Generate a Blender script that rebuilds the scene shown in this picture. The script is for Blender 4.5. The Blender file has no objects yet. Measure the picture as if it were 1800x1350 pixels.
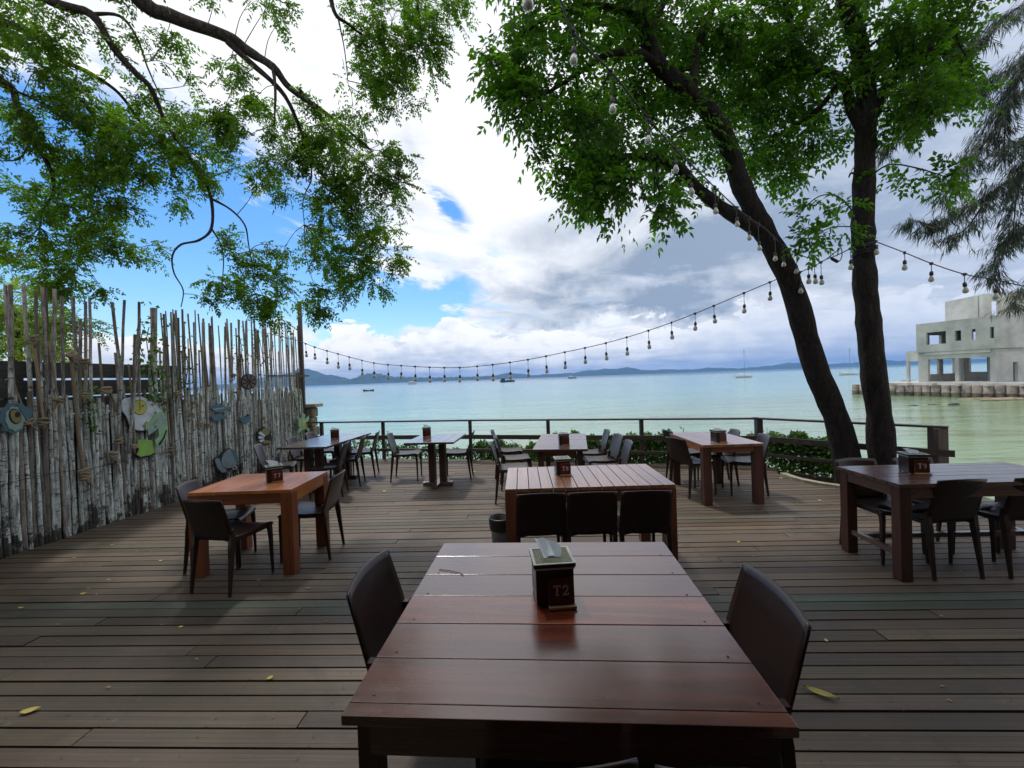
import bpy, math, random
import numpy as np
from mathutils import Vector, Matrix
from math import radians as R, sin, cos, pi, atan2, asin, sqrt
random.seed(7); RNG = np.random.default_rng(11)
S = bpy.context.scene
COL = S.collection
# ------------------------------------------------------------------ camera
FPX = 740.0
PITCH, ROLL, CH = R(0.78), R(2.0), 1.65
fw = Vector((0, cos(PITCH), -sin(PITCH))); u0 = Vector((0, sin(PITCH), cos(PITCH))); r0 = Vector((1, 0, 0))
up = u0 * cos(ROLL) + r0 * sin(ROLL); rt = r0 * cos(ROLL) - u0 * sin(ROLL)
CAM = Vector((0, 0, CH))
cd = bpy.data.cameras.new('camera'); co = bpy.data.objects.new('camera', cd); COL.objects.link(co)
cd.sensor_width = 36; cd.lens = FPX / 1800 * 36; cd.clip_start = 0.05; cd.clip_end = 40000
m = Matrix((rt, up, -fw)).transposed().to_4x4(); m.translation = CAM; co.matrix_world = m
S.camera = co
def ray(x, y): return fw + rt * ((x - 900) / FPX) + up * ((675 - y) / FPX)
def W(x, y, Y):
    d = ray(x, y); return CAM + d * (Y / d.y)
def F(x, y, h=0.0):
    d = ray(x, y); return CAM + d * ((h - CH) / d.z)
def azel(x, y):
    d = ray(x, y).normalized(); return atan2(d.x, d.y), asin(d.z)
# ------------------------------------------------------------------ light
SUN_EL, SUN_AZ = R(62), R(-25)       # azimuth from +Y towards +X
sd = bpy.data.lights.new('sun', 'SUN'); so = bpy.data.objects.new('sun', sd); COL.objects.link(so)
sd.energy = 2.2; sd.angle = R(5); sd.color = (1, .95, .87)
sv = Vector((sin(SUN_AZ) * cos(SUN_EL), cos(SUN_AZ) * cos(SUN_EL), sin(SUN_EL)))
so.rotation_euler = sv.to_track_quat('Z', 'Y').to_euler(); so.location = (0, 0, 30)
S.view_settings.view_transform = 'Standard'; S.view_settings.look = 'None'
S.view_settings.exposure = -0.06; S.view_settings.gamma = 1; S.view_settings.use_curve_mapping = False
S.cycles.max_bounces = 8; S.cycles.transmission_bounces = 8; S.cycles.diffuse_bounces = 4; S.cycles.transparent_max_bounces = 8; S.cycles.volume_bounces = 0
# ------------------------------------------------------------------ node helper
class NT:
    def __init__(s, tree): s.t = tree; s.n = tree.nodes; s.l = tree.links
    def new(s, typ, **kw):
        n = s.n.new(typ)
        for k, v in kw.items(): setattr(n, k, v)
        return n
    def put(s, sock, v):
        if hasattr(v, 'is_output'): s.l.new(v, sock)
        elif v is not None: sock.default_value = v
    def m(s, op, a, b=None, c=None, clamp=False):
        n = s.new('ShaderNodeMath', operation=op); n.use_clamp = clamp
        for i, v in enumerate((a, b, c)): s.put(n.inputs[i], v)
        return n.outputs[0]
    def add(s, a, b): return s.m('ADD', a, b)
    def mul(s, a, b): return s.m('MULTIPLY', a, b)
    def sub(s, a, b): return s.m('SUBTRACT', a, b)
    def step(s, v, lo, hi, a=0.0, b=1.0):
        n = s.new('ShaderNodeMapRange', interpolation_type='SMOOTHSTEP')
        for i, q in enumerate((v, lo, hi, a, b)): s.put(n.inputs[i], q)
        return n.outputs[0]
    def noise(s, vec, scale, detail=4, rough=.55, dist=0.0, dim='3D', lac=2.0):
        n = s.new('ShaderNodeTexNoise', noise_dimensions=dim)
        s.put(n.inputs['Vector'], vec); n.inputs['Scale'].default_value = scale
        n.inputs['Detail'].default_value = detail; n.inputs['Roughness'].default_value = rough
        n.inputs['Distortion'].default_value = dist; n.inputs['Lacunarity'].default_value = lac
        return n.outputs[0]
    def mix(s, f, a, b, typ='MIX'):
        n = s.new('ShaderNodeMix', data_type='RGBA', blend_type=typ)
        s.put(n.inputs[0], f); s.put(n.inputs[6], a if hasattr(a, 'is_output') else (*a, 1)); s.put(n.inputs[7], b if hasattr(b, 'is_output') else (*b, 1))
        return n.outputs[2]
    def xyz(s, v):
        n = s.new('ShaderNodeSeparateXYZ'); s.l.new(v, n.inputs[0]); return n.outputs
    def comb(s, x, y, z):
        n = s.new('ShaderNodeCombineXYZ')
        for i, v in enumerate((x, y, z)): s.put(n.inputs[i], v)
        return n.outputs[0]
# ------------------------------------------------------------------ sky
wd = bpy.data.worlds.new('World'); S.world = wd; wd.use_nodes = True
t = NT(wd.node_tree); t.n.clear()
out = t.new('ShaderNodeOutputWorld')
tc = t.new('ShaderNodeTexCoord').outputs['Generated']
X, Y, Z = t.xyz(tc)
az = t.m('ARCTAN2', X, Y); el = t.m('ARCSINE', Z)
def blob(px, py, sx, sy, rot=0.0, wobble=None):
    a, e = azel(px, py)
    dx = t.sub(az if wobble is None else t.add(az, wobble), a); dy = t.sub(el if wobble is None else t.add(el, wobble), e)
    c, s_ = cos(rot), sin(rot)
    ux = t.add(t.mul(dx, c / (sx / FPX)), t.mul(dy, s_ / (sx / FPX)))
    uy = t.add(t.mul(dx, -s_ / (sy / FPX)), t.mul(dy, c / (sy / FPX)))
    return t.m('EXPONENT', t.mul(t.add(t.mul(ux, ux), t.mul(uy, uy)), -1.0))
def total(lst):
    r = lst[0]
    for q in lst[1:]: r = t.add(r, q)
    return r
zz = t.m('MAXIMUM', t.add(Z, .16), .05)
plane = t.comb(t.m('DIVIDE', X, zz), t.m('DIVIDE', Y, zz), 0.0)
n1 = t.noise(plane, 1.1, 8, .58, .5)
n2 = t.noise(plane, 2.3, 7, .6, .9)
wob = t.mul(t.sub(t.noise(tc, 5.0, 5, .6), .5), .28)
blue = total([t.mul(blob(*a, wobble=wob if a[2] > 55 else t.mul(wob, .12)), g) for a, g in [
    ((655, 545, 185, 52), 1.35), ((60, 450, 270, 150), 1.0), ((330, 400, 180, 90), .85), ((640, 490, 120, 22), .5), ((786, 366, 50, 17, -.62), .95),
    ((400, 560, 200, 30), .9), ((850, 590, 60, 16), .5), ((470, 395, 60, 30), .35), ((1330, 640, 140, 26), .22), ((-500, 350, 500, 200), .7)]])
n3 = t.noise(t.comb(t.mul(az, 2.6), t.mul(t.add(el, t.mul(az, .18)), 11.0), 0.0), 1.3, 7, .62, .5)
cov = t.step(t.add(t.add(t.sub(.90, blue), t.mul(t.sub(n1, .5), 1.5)), t.step(n3, .47, .66, 0.0, 1.0)), .10, .88)
sky = t.new('ShaderNodeTexSky', sky_type='NISHITA'); sky.sun_disc = False
sky.sun_elevation = SUN_EL; sky.sun_rotation = SUN_AZ; sky.air_density = 1.0; sky.dust_density = .25; sky.ozone_density = 2.5
bsat = t.new('ShaderNodeHueSaturation'); bsat.inputs['Saturation'].default_value = 1.32; bsat.inputs['Value'].default_value = 1.15; t.l.new(sky.outputs[0], bsat.inputs['Color'])
# cloud colours
grey = total([t.mul(blob(*a, wobble=wob), g) for a, g in [
    ((1200, 450, 230, 48, .12), 1.15), ((1130, 535, 190, 20), .85), ((1000, 400, 130, 30, .3), .45), ((940, 500, 150, 14), .35), ((1650, 430, 260, 230), .42),
    ((1400, 250, 200, 90), .5), ((1250, 620, 420, 22), .55), ((900, 630, 300, 18), .3), ((1000, 385, 70, 40), .25), ((1900, 200, 400, 300), .4)]])
shade = t.m('MULTIPLY_ADD', grey, .85, t.add(t.mul(t.sub(n2, .49), 1.3), t.mul(t.sub(n3, .52), .8)), clamp=True)
c_hi = t.mix(shade, (1.16, 1.18, 1.22), (.34, .43, .57))
lav = t.step(az, .3, 1.0)
c_hi = t.mix(t.mul(lav, .35), c_hi, (.55, .67, .92))
s1n = t.new('ShaderNodeVectorMath', operation='MULTIPLY'); t.l.new(tc, s1n.inputs[0]); s1n.inputs[1].default_value = (1, 1, 1.8)
nc = t.noise(s1n.outputs[0], 9.0, 9, .58, .35)
H = t.add(t.mul(total([blob(620, 600, 90, 300), t.mul(blob(790, 590, 80, 300), 1.3), t.mul(blob(210, 560, 120, 300), 1.2), t.mul(blob(1250, 560, 380, 300), .9), t.mul(blob(1650, 560, 300, 300), .6)]), .062), .050)
cumv = t.add(t.mul(t.sub(H, el), 9.0), t.mul(t.sub(nc, .52), 2.1))
cum = t.step(cumv, -.02, .07)
nsh = t.noise(s1n.outputs[0], 17.0, 7, .6, .2)
csh = t.m('ADD', t.step(t.sub(H, el), .01, .085, 0.0, .38), t.mul(t.sub(nsh, .52), 1.7), clamp=True)
c_lo = t.mix(csh, (1.25, 1.25, 1.25), (.50, .61, .80))
c_lo = t.mix(t.mul(t.step(az, .15, .7), .5), c_lo, (.50, .62, .86))
bands = t.noise(t.comb(t.mul(az, 3.0), t.mul(el, 26.0), 0.0), 2.2, 5, .6, .4)
c_lo = t.mix(t.mul(t.step(el, .10, .0), t.step(bands, .45, .62, 0.0, .8)), c_lo, (.50, .62, .80))
bg1 = t.new('ShaderNodeBackground'); t.l.new(bsat.outputs[0], bg1.inputs[0]); bg1.inputs[1].default_value = .15
bg2 = t.new('ShaderNodeBackground'); t.l.new(c_hi, bg2.inputs[0])
bg3 = t.new('ShaderNodeBackground'); t.l.new(c_lo, bg3.inputs[0])
mx = t.new('ShaderNodeMixShader'); t.l.new(cov, mx.inputs[0]); t.l.new(bg1.outputs[0], mx.inputs[1]); t.l.new(bg2.outputs[0], mx.inputs[2])
mx2 = t.new('ShaderNodeMixShader'); t.l.new(t.mul(cum, t.step(el, -.02, 0.0)), mx2.inputs[0]); t.l.new(mx.outputs[0], mx2.inputs[1]); t.l.new(bg3.outputs[0], mx2.inputs[2])
t.l.new(mx2.outputs[0], out.inputs[0])
wd.cycles.sampling_method = 'MANUAL'; wd.cycles.sample_map_resolution = 1024
# ------------------------------------------------------------------ materials
def mat(name, rough=.5, spec=.5, coat=0.0):
    ma = bpy.data.materials.new(name); ma.use_nodes = True
    q = NT(ma.node_tree); b = q.n['Principled BSDF']
    b.inputs['Roughness'].default_value = rough; b.inputs['Specular IOR Level'].default_value = spec
    if coat: b.inputs['Coat Weight'].default_value = coat; b.inputs['Coat Roughness'].default_value = .14; b.inputs['Coat IOR'].default_value = 1.75
    return ma, q, b
def bump(q, b, h, strength=.3, dist=.01):
    n = q.new('ShaderNodeBump'); n.inputs['Strength'].default_value = strength; n.inputs['Distance'].default_value = dist
    q.l.new(h, n.inputs['Height']); q.l.new(n.outputs[0], b.inputs['Normal'])
def objvec(q, sc=(1, 1, 1), rnd=7.0):
    tcn = q.new('ShaderNodeTexCoord'); oi = q.new('ShaderNodeObjectInfo')
    v = q.new('ShaderNodeVectorMath', operation='MULTIPLY'); q.l.new(tcn.outputs['Object'], v.inputs[0]); v.inputs[1].default_value = sc
    w = q.new('ShaderNodeVectorMath', operation='ADD'); q.l.new(v.outputs[0], w.inputs[0])
    q.l.new(q.comb(q.mul(oi.outputs['Random'], rnd), q.mul(oi.outputs['Random'], rnd * 3.1), q.mul(oi.outputs['Random'], rnd * 1.7)), w.inputs[1])
    return w.outputs[0], oi.outputs['Random'], oi.outputs['Color'], tcn.outputs['Object']
def wood(name, c1, c2, c3, axis=0, rough=.3, coat=.0, grain=1.0, tint=False, bumpy=.15, streak=None):
    ma, q, b = mat(name, rough, .5, coat)
    sc = [14, 14, 14]; sc[axis] = .8
    v, rn, oc, ob = objvec(q, sc)
    g = q.noise(v, grain, 6, .62, 1.3)
    sc2 = [60, 60, 60]; sc2[axis] = 2.0
    v2, _, _, _ = objvec(q, sc2)
    g2 = q.noise(v2, 1.5, 4, .7, .3)
    g3 = q.noise(ob, 2.2, 3, .6, .5)
    col = q.mix(q.step(g, .33, .68), c1, c2)
    col = q.mix(q.mul(q.step(g2, .5, .72), .55), col, c3)
    v3 = q.new('ShaderNodeHueSaturation'); q.l.new(col, v3.inputs['Color'])
    q.l.new(q.add(.72, q.add(q.mul(rn, .35), q.mul(g3, .35))), v3.inputs['Value'])
    col = v3.outputs[0]
    if tint: col = q.mix(1.0, col, oc, 'MULTIPLY')
    q.l.new(col, b.inputs['Base Color'])
    q.l.new(q.m('ADD', q.mul(q.sub(g2, .5), .25), q.add(rough, q.mul(q.sub(g3, .5), .3)), clamp=True), b.inputs['Roughness'])
    bump(q, b, q.add(q.mul(g2, .6), q.mul(g, .5)), bumpy, .002)
    return ma
M = {}
M['red_x'] = wood('red_lacquered_wood', (.050, .011, .006), (.10, .022, .010), (.028, .007, .005), 0, .24, .8)
M['red_hot'] = wood('red_orange_lacquered_wood', (.075, .014, .006), (.19, .040, .012), (.035, .008, .005), 0, .26, .7)
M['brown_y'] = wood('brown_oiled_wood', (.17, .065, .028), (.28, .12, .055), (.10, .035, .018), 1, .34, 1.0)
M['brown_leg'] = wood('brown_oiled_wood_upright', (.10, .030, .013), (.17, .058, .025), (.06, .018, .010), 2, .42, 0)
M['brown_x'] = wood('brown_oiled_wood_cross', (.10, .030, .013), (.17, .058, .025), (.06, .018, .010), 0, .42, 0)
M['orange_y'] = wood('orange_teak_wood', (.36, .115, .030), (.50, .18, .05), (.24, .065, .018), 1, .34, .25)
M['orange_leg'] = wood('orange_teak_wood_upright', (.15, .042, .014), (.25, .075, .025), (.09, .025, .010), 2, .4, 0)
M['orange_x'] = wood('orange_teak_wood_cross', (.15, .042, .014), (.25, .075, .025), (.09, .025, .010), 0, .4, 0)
M['dark_y'] = wood('dark_varnished_wood', (.05, .022, .016), (.09, .040, .027), (.03, .013, .010), 1, .24, .8)
M['dark_x'] = wood('dark_varnished_wood_cross', (.06, .024, .016), (.11, .045, .028), (.03, .013, .010), 0, .28, .6)
M['dark_z'] = wood('dark_wood_upright', (.03, .014, .010), (.055, .026, .018), (.018, .009, .008), 2, .4, 0)
M['darkred_z'] = wood('dark_red_wood_upright', (.042, .016, .010), (.072, .027, .017), (.022, .010, .007), 2, .4, 0)
M['rail'] = wood('weathered_rail_wood', (.035, .025, .020), (.065, .048, .040), (.02, .014, .012), 0, .5, 0, bumpy=.3)
M['railz'] = wood('weathered_post_wood', (.035, .025, .020), (.065, .048, .040), (.02, .014, .012), 2, .5, 0, bumpy=.3)
# deck boards
def deck_mat():
    ma, q, b = mat('weathered_deck_wood', .5)
    tcn = q.new('ShaderNodeTexCoord'); geo = q.new('ShaderNodeNewGeometry')
    v, rn, oc, ob = objvec(q, (1.2, 14, 14), 13)
    g = q.noise(v, 1.0, 7, .65, 1.0)
    v2, _, _, _ = objvec(q, (4, 70, 70), 9)
    g2 = q.noise(v2, 1.3, 4, .7)
    pos = geo.outputs['Position']
    p1 = q.noise(pos, .55, 4, .6, .5); p2 = q.noise(pos, 3.2, 6, .65, .4); p3 = q.noise(pos, 26, 3, .6)
    col = q.mix(q.step(g, .3, .7), (.052, .038, .026), (.145, .108, .075))
    col = q.mix(q.mul(q.step(g2, .5, .7), .5), col, (.040, .028, .019))
    col = q.mix(q.step(p1, .46, .66, 0, .45), col, (.130, .086, .050))
    col = q.mix(q.step(p2, .52, .72, 0, .5), col, (.060, .066, .052))
    col = q.mix(q.step(p3, .62, .75, 0, .35), col, (.20, .17, .14))
    hs = q.new('ShaderNodeHueSaturation'); q.l.new(col, hs.inputs['Color'])
    q.l.new(q.add(.72, q.mul(rn, .5)), hs.inputs['Value'])
    col = q.mix(1.0, hs.outputs[0], oc, 'MULTIPLY')
    worn = q.noise(pos, 1.1, 7, .68, .9)
    col = q.mix(q.step(worn, .54, .64, 0, .5), col, (.045, .032, .022))
    q.l.new(col, b.inputs['Base Color'])
    q.l.new(q.m('ADD', .34, q.add(q.mul(p2, .25), q.mul(g2, .14)), clamp=True), b.inputs['Roughness'])
    bump(q, b, q.add(q.mul(g2, .7), q.mul(g, .8)), .5, .004)
    return ma
M['deck'] = deck_mat()
for k_ in ('red_x', 'red_hot', 'brown_y', 'dark_y', 'dark_x'):
    q = NT(M[k_].node_tree); b = q.n['Principled BSDF']; geo = q.new('ShaderNodeNewGeometry'); pos = geo.outputs['Position']
    s1_ = q.noise(pos, 3.5, 6, .7, .8); s2_ = q.noise(pos, 45, 3, .6)
    q.l.new(q.m('ADD', .17, q.add(q.step(s1_, .35, .75, 0, .10), q.step(s2_, .55, .75, 0, .05)), clamp=True), b.inputs['Coat Roughness'])
def plain(name, col, rough=.5, var=.15, scale=8, spec=.5, bmp=0.0, col2=None, metal=0.0):
    ma, q, b = mat(name, rough, spec)
    v, rn, oc, ob = objvec(q, (1, 1, 1), 5)
    n = q.noise(v, scale, 5, .6)
    c2 = col2 or tuple(c * .6 for c in col)
    cc = q.mix(q.step(n, .3, .7), c2, col)
    hs = q.new('ShaderNodeHueSaturation'); q.l.new(cc, hs.inputs['Color']); q.l.new(q.add(1 - var, q.mul(rn, 2 * var)), hs.inputs['Value'])
    q.l.new(hs.outputs[0], b.inputs['Base Color']); b.inputs['Metallic'].default_value = metal
    q.l.new(q.m('ADD', rough - .08, q.mul(n, .16), clamp=True), b.inputs['Roughness'])
    if bmp: bump(q, b, n, bmp, .01)
    return ma
M['plastic'] = plain('brown_plastic', (.030, .014, .010), .34, .15, 30, .42, .04, (.020, .010, .008))
M['black'] = plain('black_plastic', (.012, .012, .013), .4)
M['greyplastic'] = plain('grey_plastic', (.16, .16, .15), .45)
M['cable'] = plain('black_rubber_cable', (.012, .012, .012), .5)
M['boxbody'] = plain('dark_box_veneer', (.025, .014, .010), .3, .1, 20)
M['rim'] = plain('pale_box_rim', (.45, .47, .44), .35)
M['plate'] = plain('red_wood_plate', (.085, .018, .009), .32, .1, 25)
M['plateedge'] = plain('pale_wood_edge', (.42, .24, .12), .45)
M['letters'] = plain('grey_lettering', (.62, .56, .52), .5)
M['weave'] = plain('woven_cane', (.20, .22, .13), .5, .1, 60)
def tissue_mat():
    ma, q, b = mat('white_tissue', .8); b.inputs['Base Color'].default_value = (.75, .80, .84, 1)
    tr = q.new('ShaderNodeBsdfTranslucent'); tr.inputs[0].default_value = (.95, .97, 1, 1); mxs = q.new('ShaderNodeMixShader'); mxs.inputs[0].default_value = .75
    q.l.new(b.outputs[0], mxs.inputs[1]); q.l.new(tr.outputs[0], mxs.inputs[2]); q.l.new(mxs.outputs[0], q.n['Material Output'].inputs[0])
    return ma
M['tissue'] = tissue_mat()
def glass_bulb():
    ma, q, b = mat('frosted_bulb_glass', .12); b.inputs['Base Color'].default_value = (.42, .43, .37, 1)
    b.inputs['Transmission Weight'].default_value = .35; b.inputs['IOR'].default_value = 1.3
    return ma
M['bulb'] = glass_bulb()
def bark_mat(name, c1, c2, scale=1.0, c3=(.10, .11, .09)):
    ma, q, b = mat(name, .85, .3)
    geo = q.new('ShaderNodeNewGeometry'); pos = geo.outputs['Position']
    v = q.new('ShaderNodeVectorMath', operation='MULTIPLY'); q.l.new(pos, v.inputs[0]); v.inputs[1].default_value = (1, 1, .22)
    n = q.noise(v.outputs[0], 22 * scale, 7, .68, .8); n2 = q.noise(pos, 5 * scale, 4, .6)
    vo = q.new('ShaderNodeTexVoronoi', feature='DISTANCE_TO_EDGE'); vo.inputs['Scale'].default_value = 55 * scale
    q.l.new(v.outputs[0], vo.inputs['Vector'])
    crack = q.step(q.add(vo.outputs['Distance'], q.mul(q.sub(n, .5), .5)), -.05, .22)
    col = q.mix(q.step(n, .3, .7), c1, c2)
    col = q.mix(q.step(n2, .52, .7, 0, .5), col, c3)
    col = q.mix(q.m('SUBTRACT', 1.0, crack), col, tuple(c * .55 for c in c1))
    q.l.new(col, b.inputs['Base Color'])
    bump(q, b, q.add(n, q.mul(crack, .5)), .8, .03)
    return ma
M['bark'] = bark_mat('rough_brown_bark', (.010, .007, .006), (.032, .023, .018), 1.0, (.020, .024, .014))
M['bark2'] = bark_mat('grey_branch_bark', (.045, .035, .030), (.11, .088, .075), 1.3)
M['bark3'] = bark_mat('dark_twig_bark', (.03, .022, .018), (.06, .047, .04), 1.3)
def leaf_mat(name, dark, light, trans, tw=.35):
    ma = bpy.data.materials.new(name); ma.use_nodes = True; q = NT(ma.node_tree); b = q.n['Principled BSDF']
    at = q.new('ShaderNodeAttribute', attribute_name='rnd').outputs['Fac']
    geo = q.new('ShaderNodeNewGeometry'); n = q.noise(geo.outputs['Position'], 1.6, 4, .65)
    f = q.m('MULTIPLY_ADD', at, .5, q.mul(q.step(n, .42, .58), .6), clamp=True)
    col = q.mix(f, dark, light)
    q.l.new(col, b.inputs['Base Color']); b.inputs['Roughness'].default_value = .5; b.inputs['Specular IOR Level'].default_value = .25
    tr = q.new('ShaderNodeBsdfTranslucent'); q.l.new(q.mix(f, tuple(c * .42 for c in trans), trans), tr.inputs[0])
    mxs = q.new('ShaderNodeMixShader'); mxs.inputs[0].default_value = tw
    q.l.new(b.outputs[0], mxs.inputs[1]); q.l.new(tr.outputs[0], mxs.inputs[2])
    q.l.new(mxs.outputs[0], q.n['Material Output'].inputs[0])
    return ma
M['leafL'] = leaf_mat('small_tree_leaves', (.010, .026, .004), (.065, .140, .010), (.24, .52, .012), .42)
M['leafR'] = leaf_mat('broad_tree_leaves', (.007, .020, .004), (.058, .135, .010), (.17, .46, .012), .42)
M['leafH'] = leaf_mat('hedge_leaves', (.022, .055, .012), (.09, .17, .03), (.18, .40, .04), .3)
M['leafF'] = leaf_mat('bright_feathery_leaves', (.05, .11, .012), (.16, .28, .03), (.4, .6, .05), .42)
M['leafN'] = leaf_mat('casuarina_needles', (.05, .075, .05), (.12, .16, .11), (.14, .19, .12), .35)
M['fallen'] = plain('yellow_fallen_leaf', (.62, .52, .10), .5, .2, 30, col2=(.45, .36, .08))
M['fallenb'] = plain('brown_fallen_leaf', (.36, .24, .11), .6, .3, 30)
# stakes
def stake_mat():
    ma, q, b = mat('whitewashed_stake_wood', .8, .3)
    _, rn, oc, ob = objvec(q, (1, 1, 1), 11)
    geo = q.new('ShaderNodeNewGeometry'); pos = geo.outputs['Position']; px, py, zc = q.xyz(pos)
    off = q.mul(rn, 37.0)
    n = q.noise(q.comb(q.add(q.mul(px, 34), off), q.mul(py, 34), q.mul(zc, 5)), 1.0, 6, .68, .8)
    bands = q.noise(q.comb(q.add(q.mul(px, 7), off), q.mul(py, 7), q.mul(zc, 38)), 1.0, 4, .62, .6)
    blot = q.noise(q.comb(q.add(q.mul(px, 14), off), q.mul(py, 14), q.mul(zc, 9)), 1.0, 5, .65, .5)
    col = q.mix(q.step(n, .32, .66), (.17, .18, .16), (.70, .74, .69))
    col = q.mix(q.step(blot, .54, .66, 0, .8), col, (.17, .14, .11))
    col = q.mix(q.step(bands, .58, .64, 0, .9), col, (.055, .045, .036))
    up_ = q.step(q.add(zc, q.mul(q.sub(rn, .5), .9)), 1.45, 1.95)
    col = q.mix(q.mul(up_, .72), col, q.mix(q.step(n, .3, .7), (.09, .068, .055), (.33, .27, .22)))
    col = q.mix(q.step(rn, .80, .83, 0, .75), col, q.mix(n, (.08, .06, .045), (.24, .19, .14)))
    hs = q.new('ShaderNodeHueSaturation'); q.l.new(col, hs.inputs['Color']); q.l.new(q.add(.72, q.mul(q.m('FRACT', q.mul(rn, 7.3)), .65)), hs.inputs['Value'])
    rot = q.step(q.sub(zc, q.mul(q.noise(q.comb(q.mul(px, 5), q.mul(py, 5), q.mul(zc, 3)), 1.0, 7, .72), 3.0)), -1.46, -1.34, 1, 0)
    col = q.mix(q.mul(rot, .88), hs.outputs[0], (.030, .022, .017))
    q.l.new(col, b.inputs['Base Color']); bump(q, b, q.add(n, q.add(bands, blot)), .7, .012)
    return ma
M['stake'] = stake_mat()
M['darkboard'] = wood('dark_weathered_boards', (.035, .032, .030), (.07, .064, .058), (.02, .018, .017), 1, .7, 0, bumpy=.4)
M['rope'] = plain('tan_rope', (.33, .26, .17), .9, .15, 90, .2, .4)
M['concrete'] = plain('bare_concrete', (.46, .46, .43), .85, .03, .5, .3, .1, (.30, .30, .28))
M['concrete2'] = plain('pale_concrete', (.58, .57, .53), .85, .03, .6, .3, .1, (.42, .41, .38))
M['pipe'] = plain('stained_concrete_pipe', (.30, .26, .22), .85, .2, 1.3, .3, .2, (.10, .085, .07))
M['rock'] = plain('tan_rock', (.30, .25, .17), .85, .15, 1.2, .3, .4, (.12, .10, .07))
M['sand'] = plain('golden_sand', (.46, .34, .18), .9, .02, 3, .2, .2, (.33, .23, .12))
M['white'] = plain('white_boat_paint', (.78, .79, .80), .4, .03)
M['hulld'] = plain('dark_boat_paint', (.035, .04, .055), .5, .03)
M['kerb'] = plain('pale_stone_kerb', (.38, .35, .25), .7, .05, 10, .4, .2)
M['fade'] = plain('pavilion_ceiling', (.10, .075, .055), .7, .05, 3)
for k, c in dict(o_white=(.60, .66, .68), o_yellow=(.55, .52, .12), o_green=(.30, .48, .27), o_lime=(.28, .50, .10), o_pink=(.42, .30, .24),
                 o_blue=(.09, .17, .21), o_grey=(.22, .27, .29), o_dark=(.02, .022, .025), o_mint=(.30, .42, .36), o_brown=(.17, .11, .085), o_gold=(.24, .20, .08)).items():
    M[k] = plain('painted_' + k[2:] + '_wood', c, .6, .03, 12, .3, .05, tuple(x * .78 for x in c))
# hills
def hill_mat():
    ma, q, b = mat('forested_hill', .95, .1); geo = q.new('ShaderNodeNewGeometry')
    n = q.noise(geo.outputs['Position'], .012, 6, .6)
    q.l.new(q.mix(q.step(n, .35, .65), (.025, .048, .030), (.060, .085, .045)), b.inputs['Base Color']); return ma
M['hill'] = hill_mat()
def water_mat():
    ma, q, b = mat('sea_water', .1, .5); b.inputs['IOR'].default_value = 1.33
    geo = q.new('ShaderNodeNewGeometry'); pos = geo.outputs['Position']; x, y, z = q.xyz(pos)
    d = q.sub(y, q.mul(x, .55))     # distance off the beach, which curves round on the right
    n = q.noise(pos, .035, 5, .6, .6)
    n_b = q.noise(q.comb(q.mul(x, .05), q.mul(y, .4), 0.0), 1.0, 5, .6, .3)
    dd = q.add(d, q.mul(q.sub(n, .5), 40))
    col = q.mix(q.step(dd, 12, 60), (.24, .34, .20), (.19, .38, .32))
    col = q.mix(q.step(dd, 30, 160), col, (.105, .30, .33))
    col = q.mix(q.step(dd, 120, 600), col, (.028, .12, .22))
    # weed and shoals in the shallow bay
    col = q.mix(q.mul(q.step(n_b, .5, .62), q.step(dd, 40, 6, 0, .65)), col, (.19, .19, .06))
    q.l.new(col, b.inputs['Base Color'])
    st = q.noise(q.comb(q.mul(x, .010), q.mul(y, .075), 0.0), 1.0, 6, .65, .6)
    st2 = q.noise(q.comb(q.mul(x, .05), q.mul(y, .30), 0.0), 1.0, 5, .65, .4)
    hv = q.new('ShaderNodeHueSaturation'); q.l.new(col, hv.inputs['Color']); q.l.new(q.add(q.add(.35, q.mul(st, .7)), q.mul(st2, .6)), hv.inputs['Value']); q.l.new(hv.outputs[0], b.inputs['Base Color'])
    v = q.comb(q.mul(x, .45), q.mul(y, 1.6), 0.0)
    w1 = q.noise(v, .45, 3, .55, .4); w2 = q.noise(v, 1.9, 4, .6, .3); w3 = q.noise(v, .08, 3, .6, .6); w4 = q.noise(v, 7, 3, .6)
    dist = q.m('SQRT', q.add(q.mul(x, x), q.mul(y, y)))
    h = q.add(q.add(q.mul(w1, .38), q.mul(w2, .14)), q.add(q.mul(w3, 1.0), q.mul(q.mul(w4, .02), q.step(dist, 60, 20))))
    bn = q.new('ShaderNodeBump'); bn.inputs['Distance'].default_value = .35
    q.l.new(q.step(dist, 10, 900, .6, .45), bn.inputs['Strength']); q.l.new(h, bn.inputs['Height']); q.l.new(bn.outputs[0], b.inputs['Normal'])
    q.l.new(q.step(dist, 30, 1500, .10, .38), b.inputs['Roughness'])
    return ma
M['water'] = water_mat()
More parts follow.
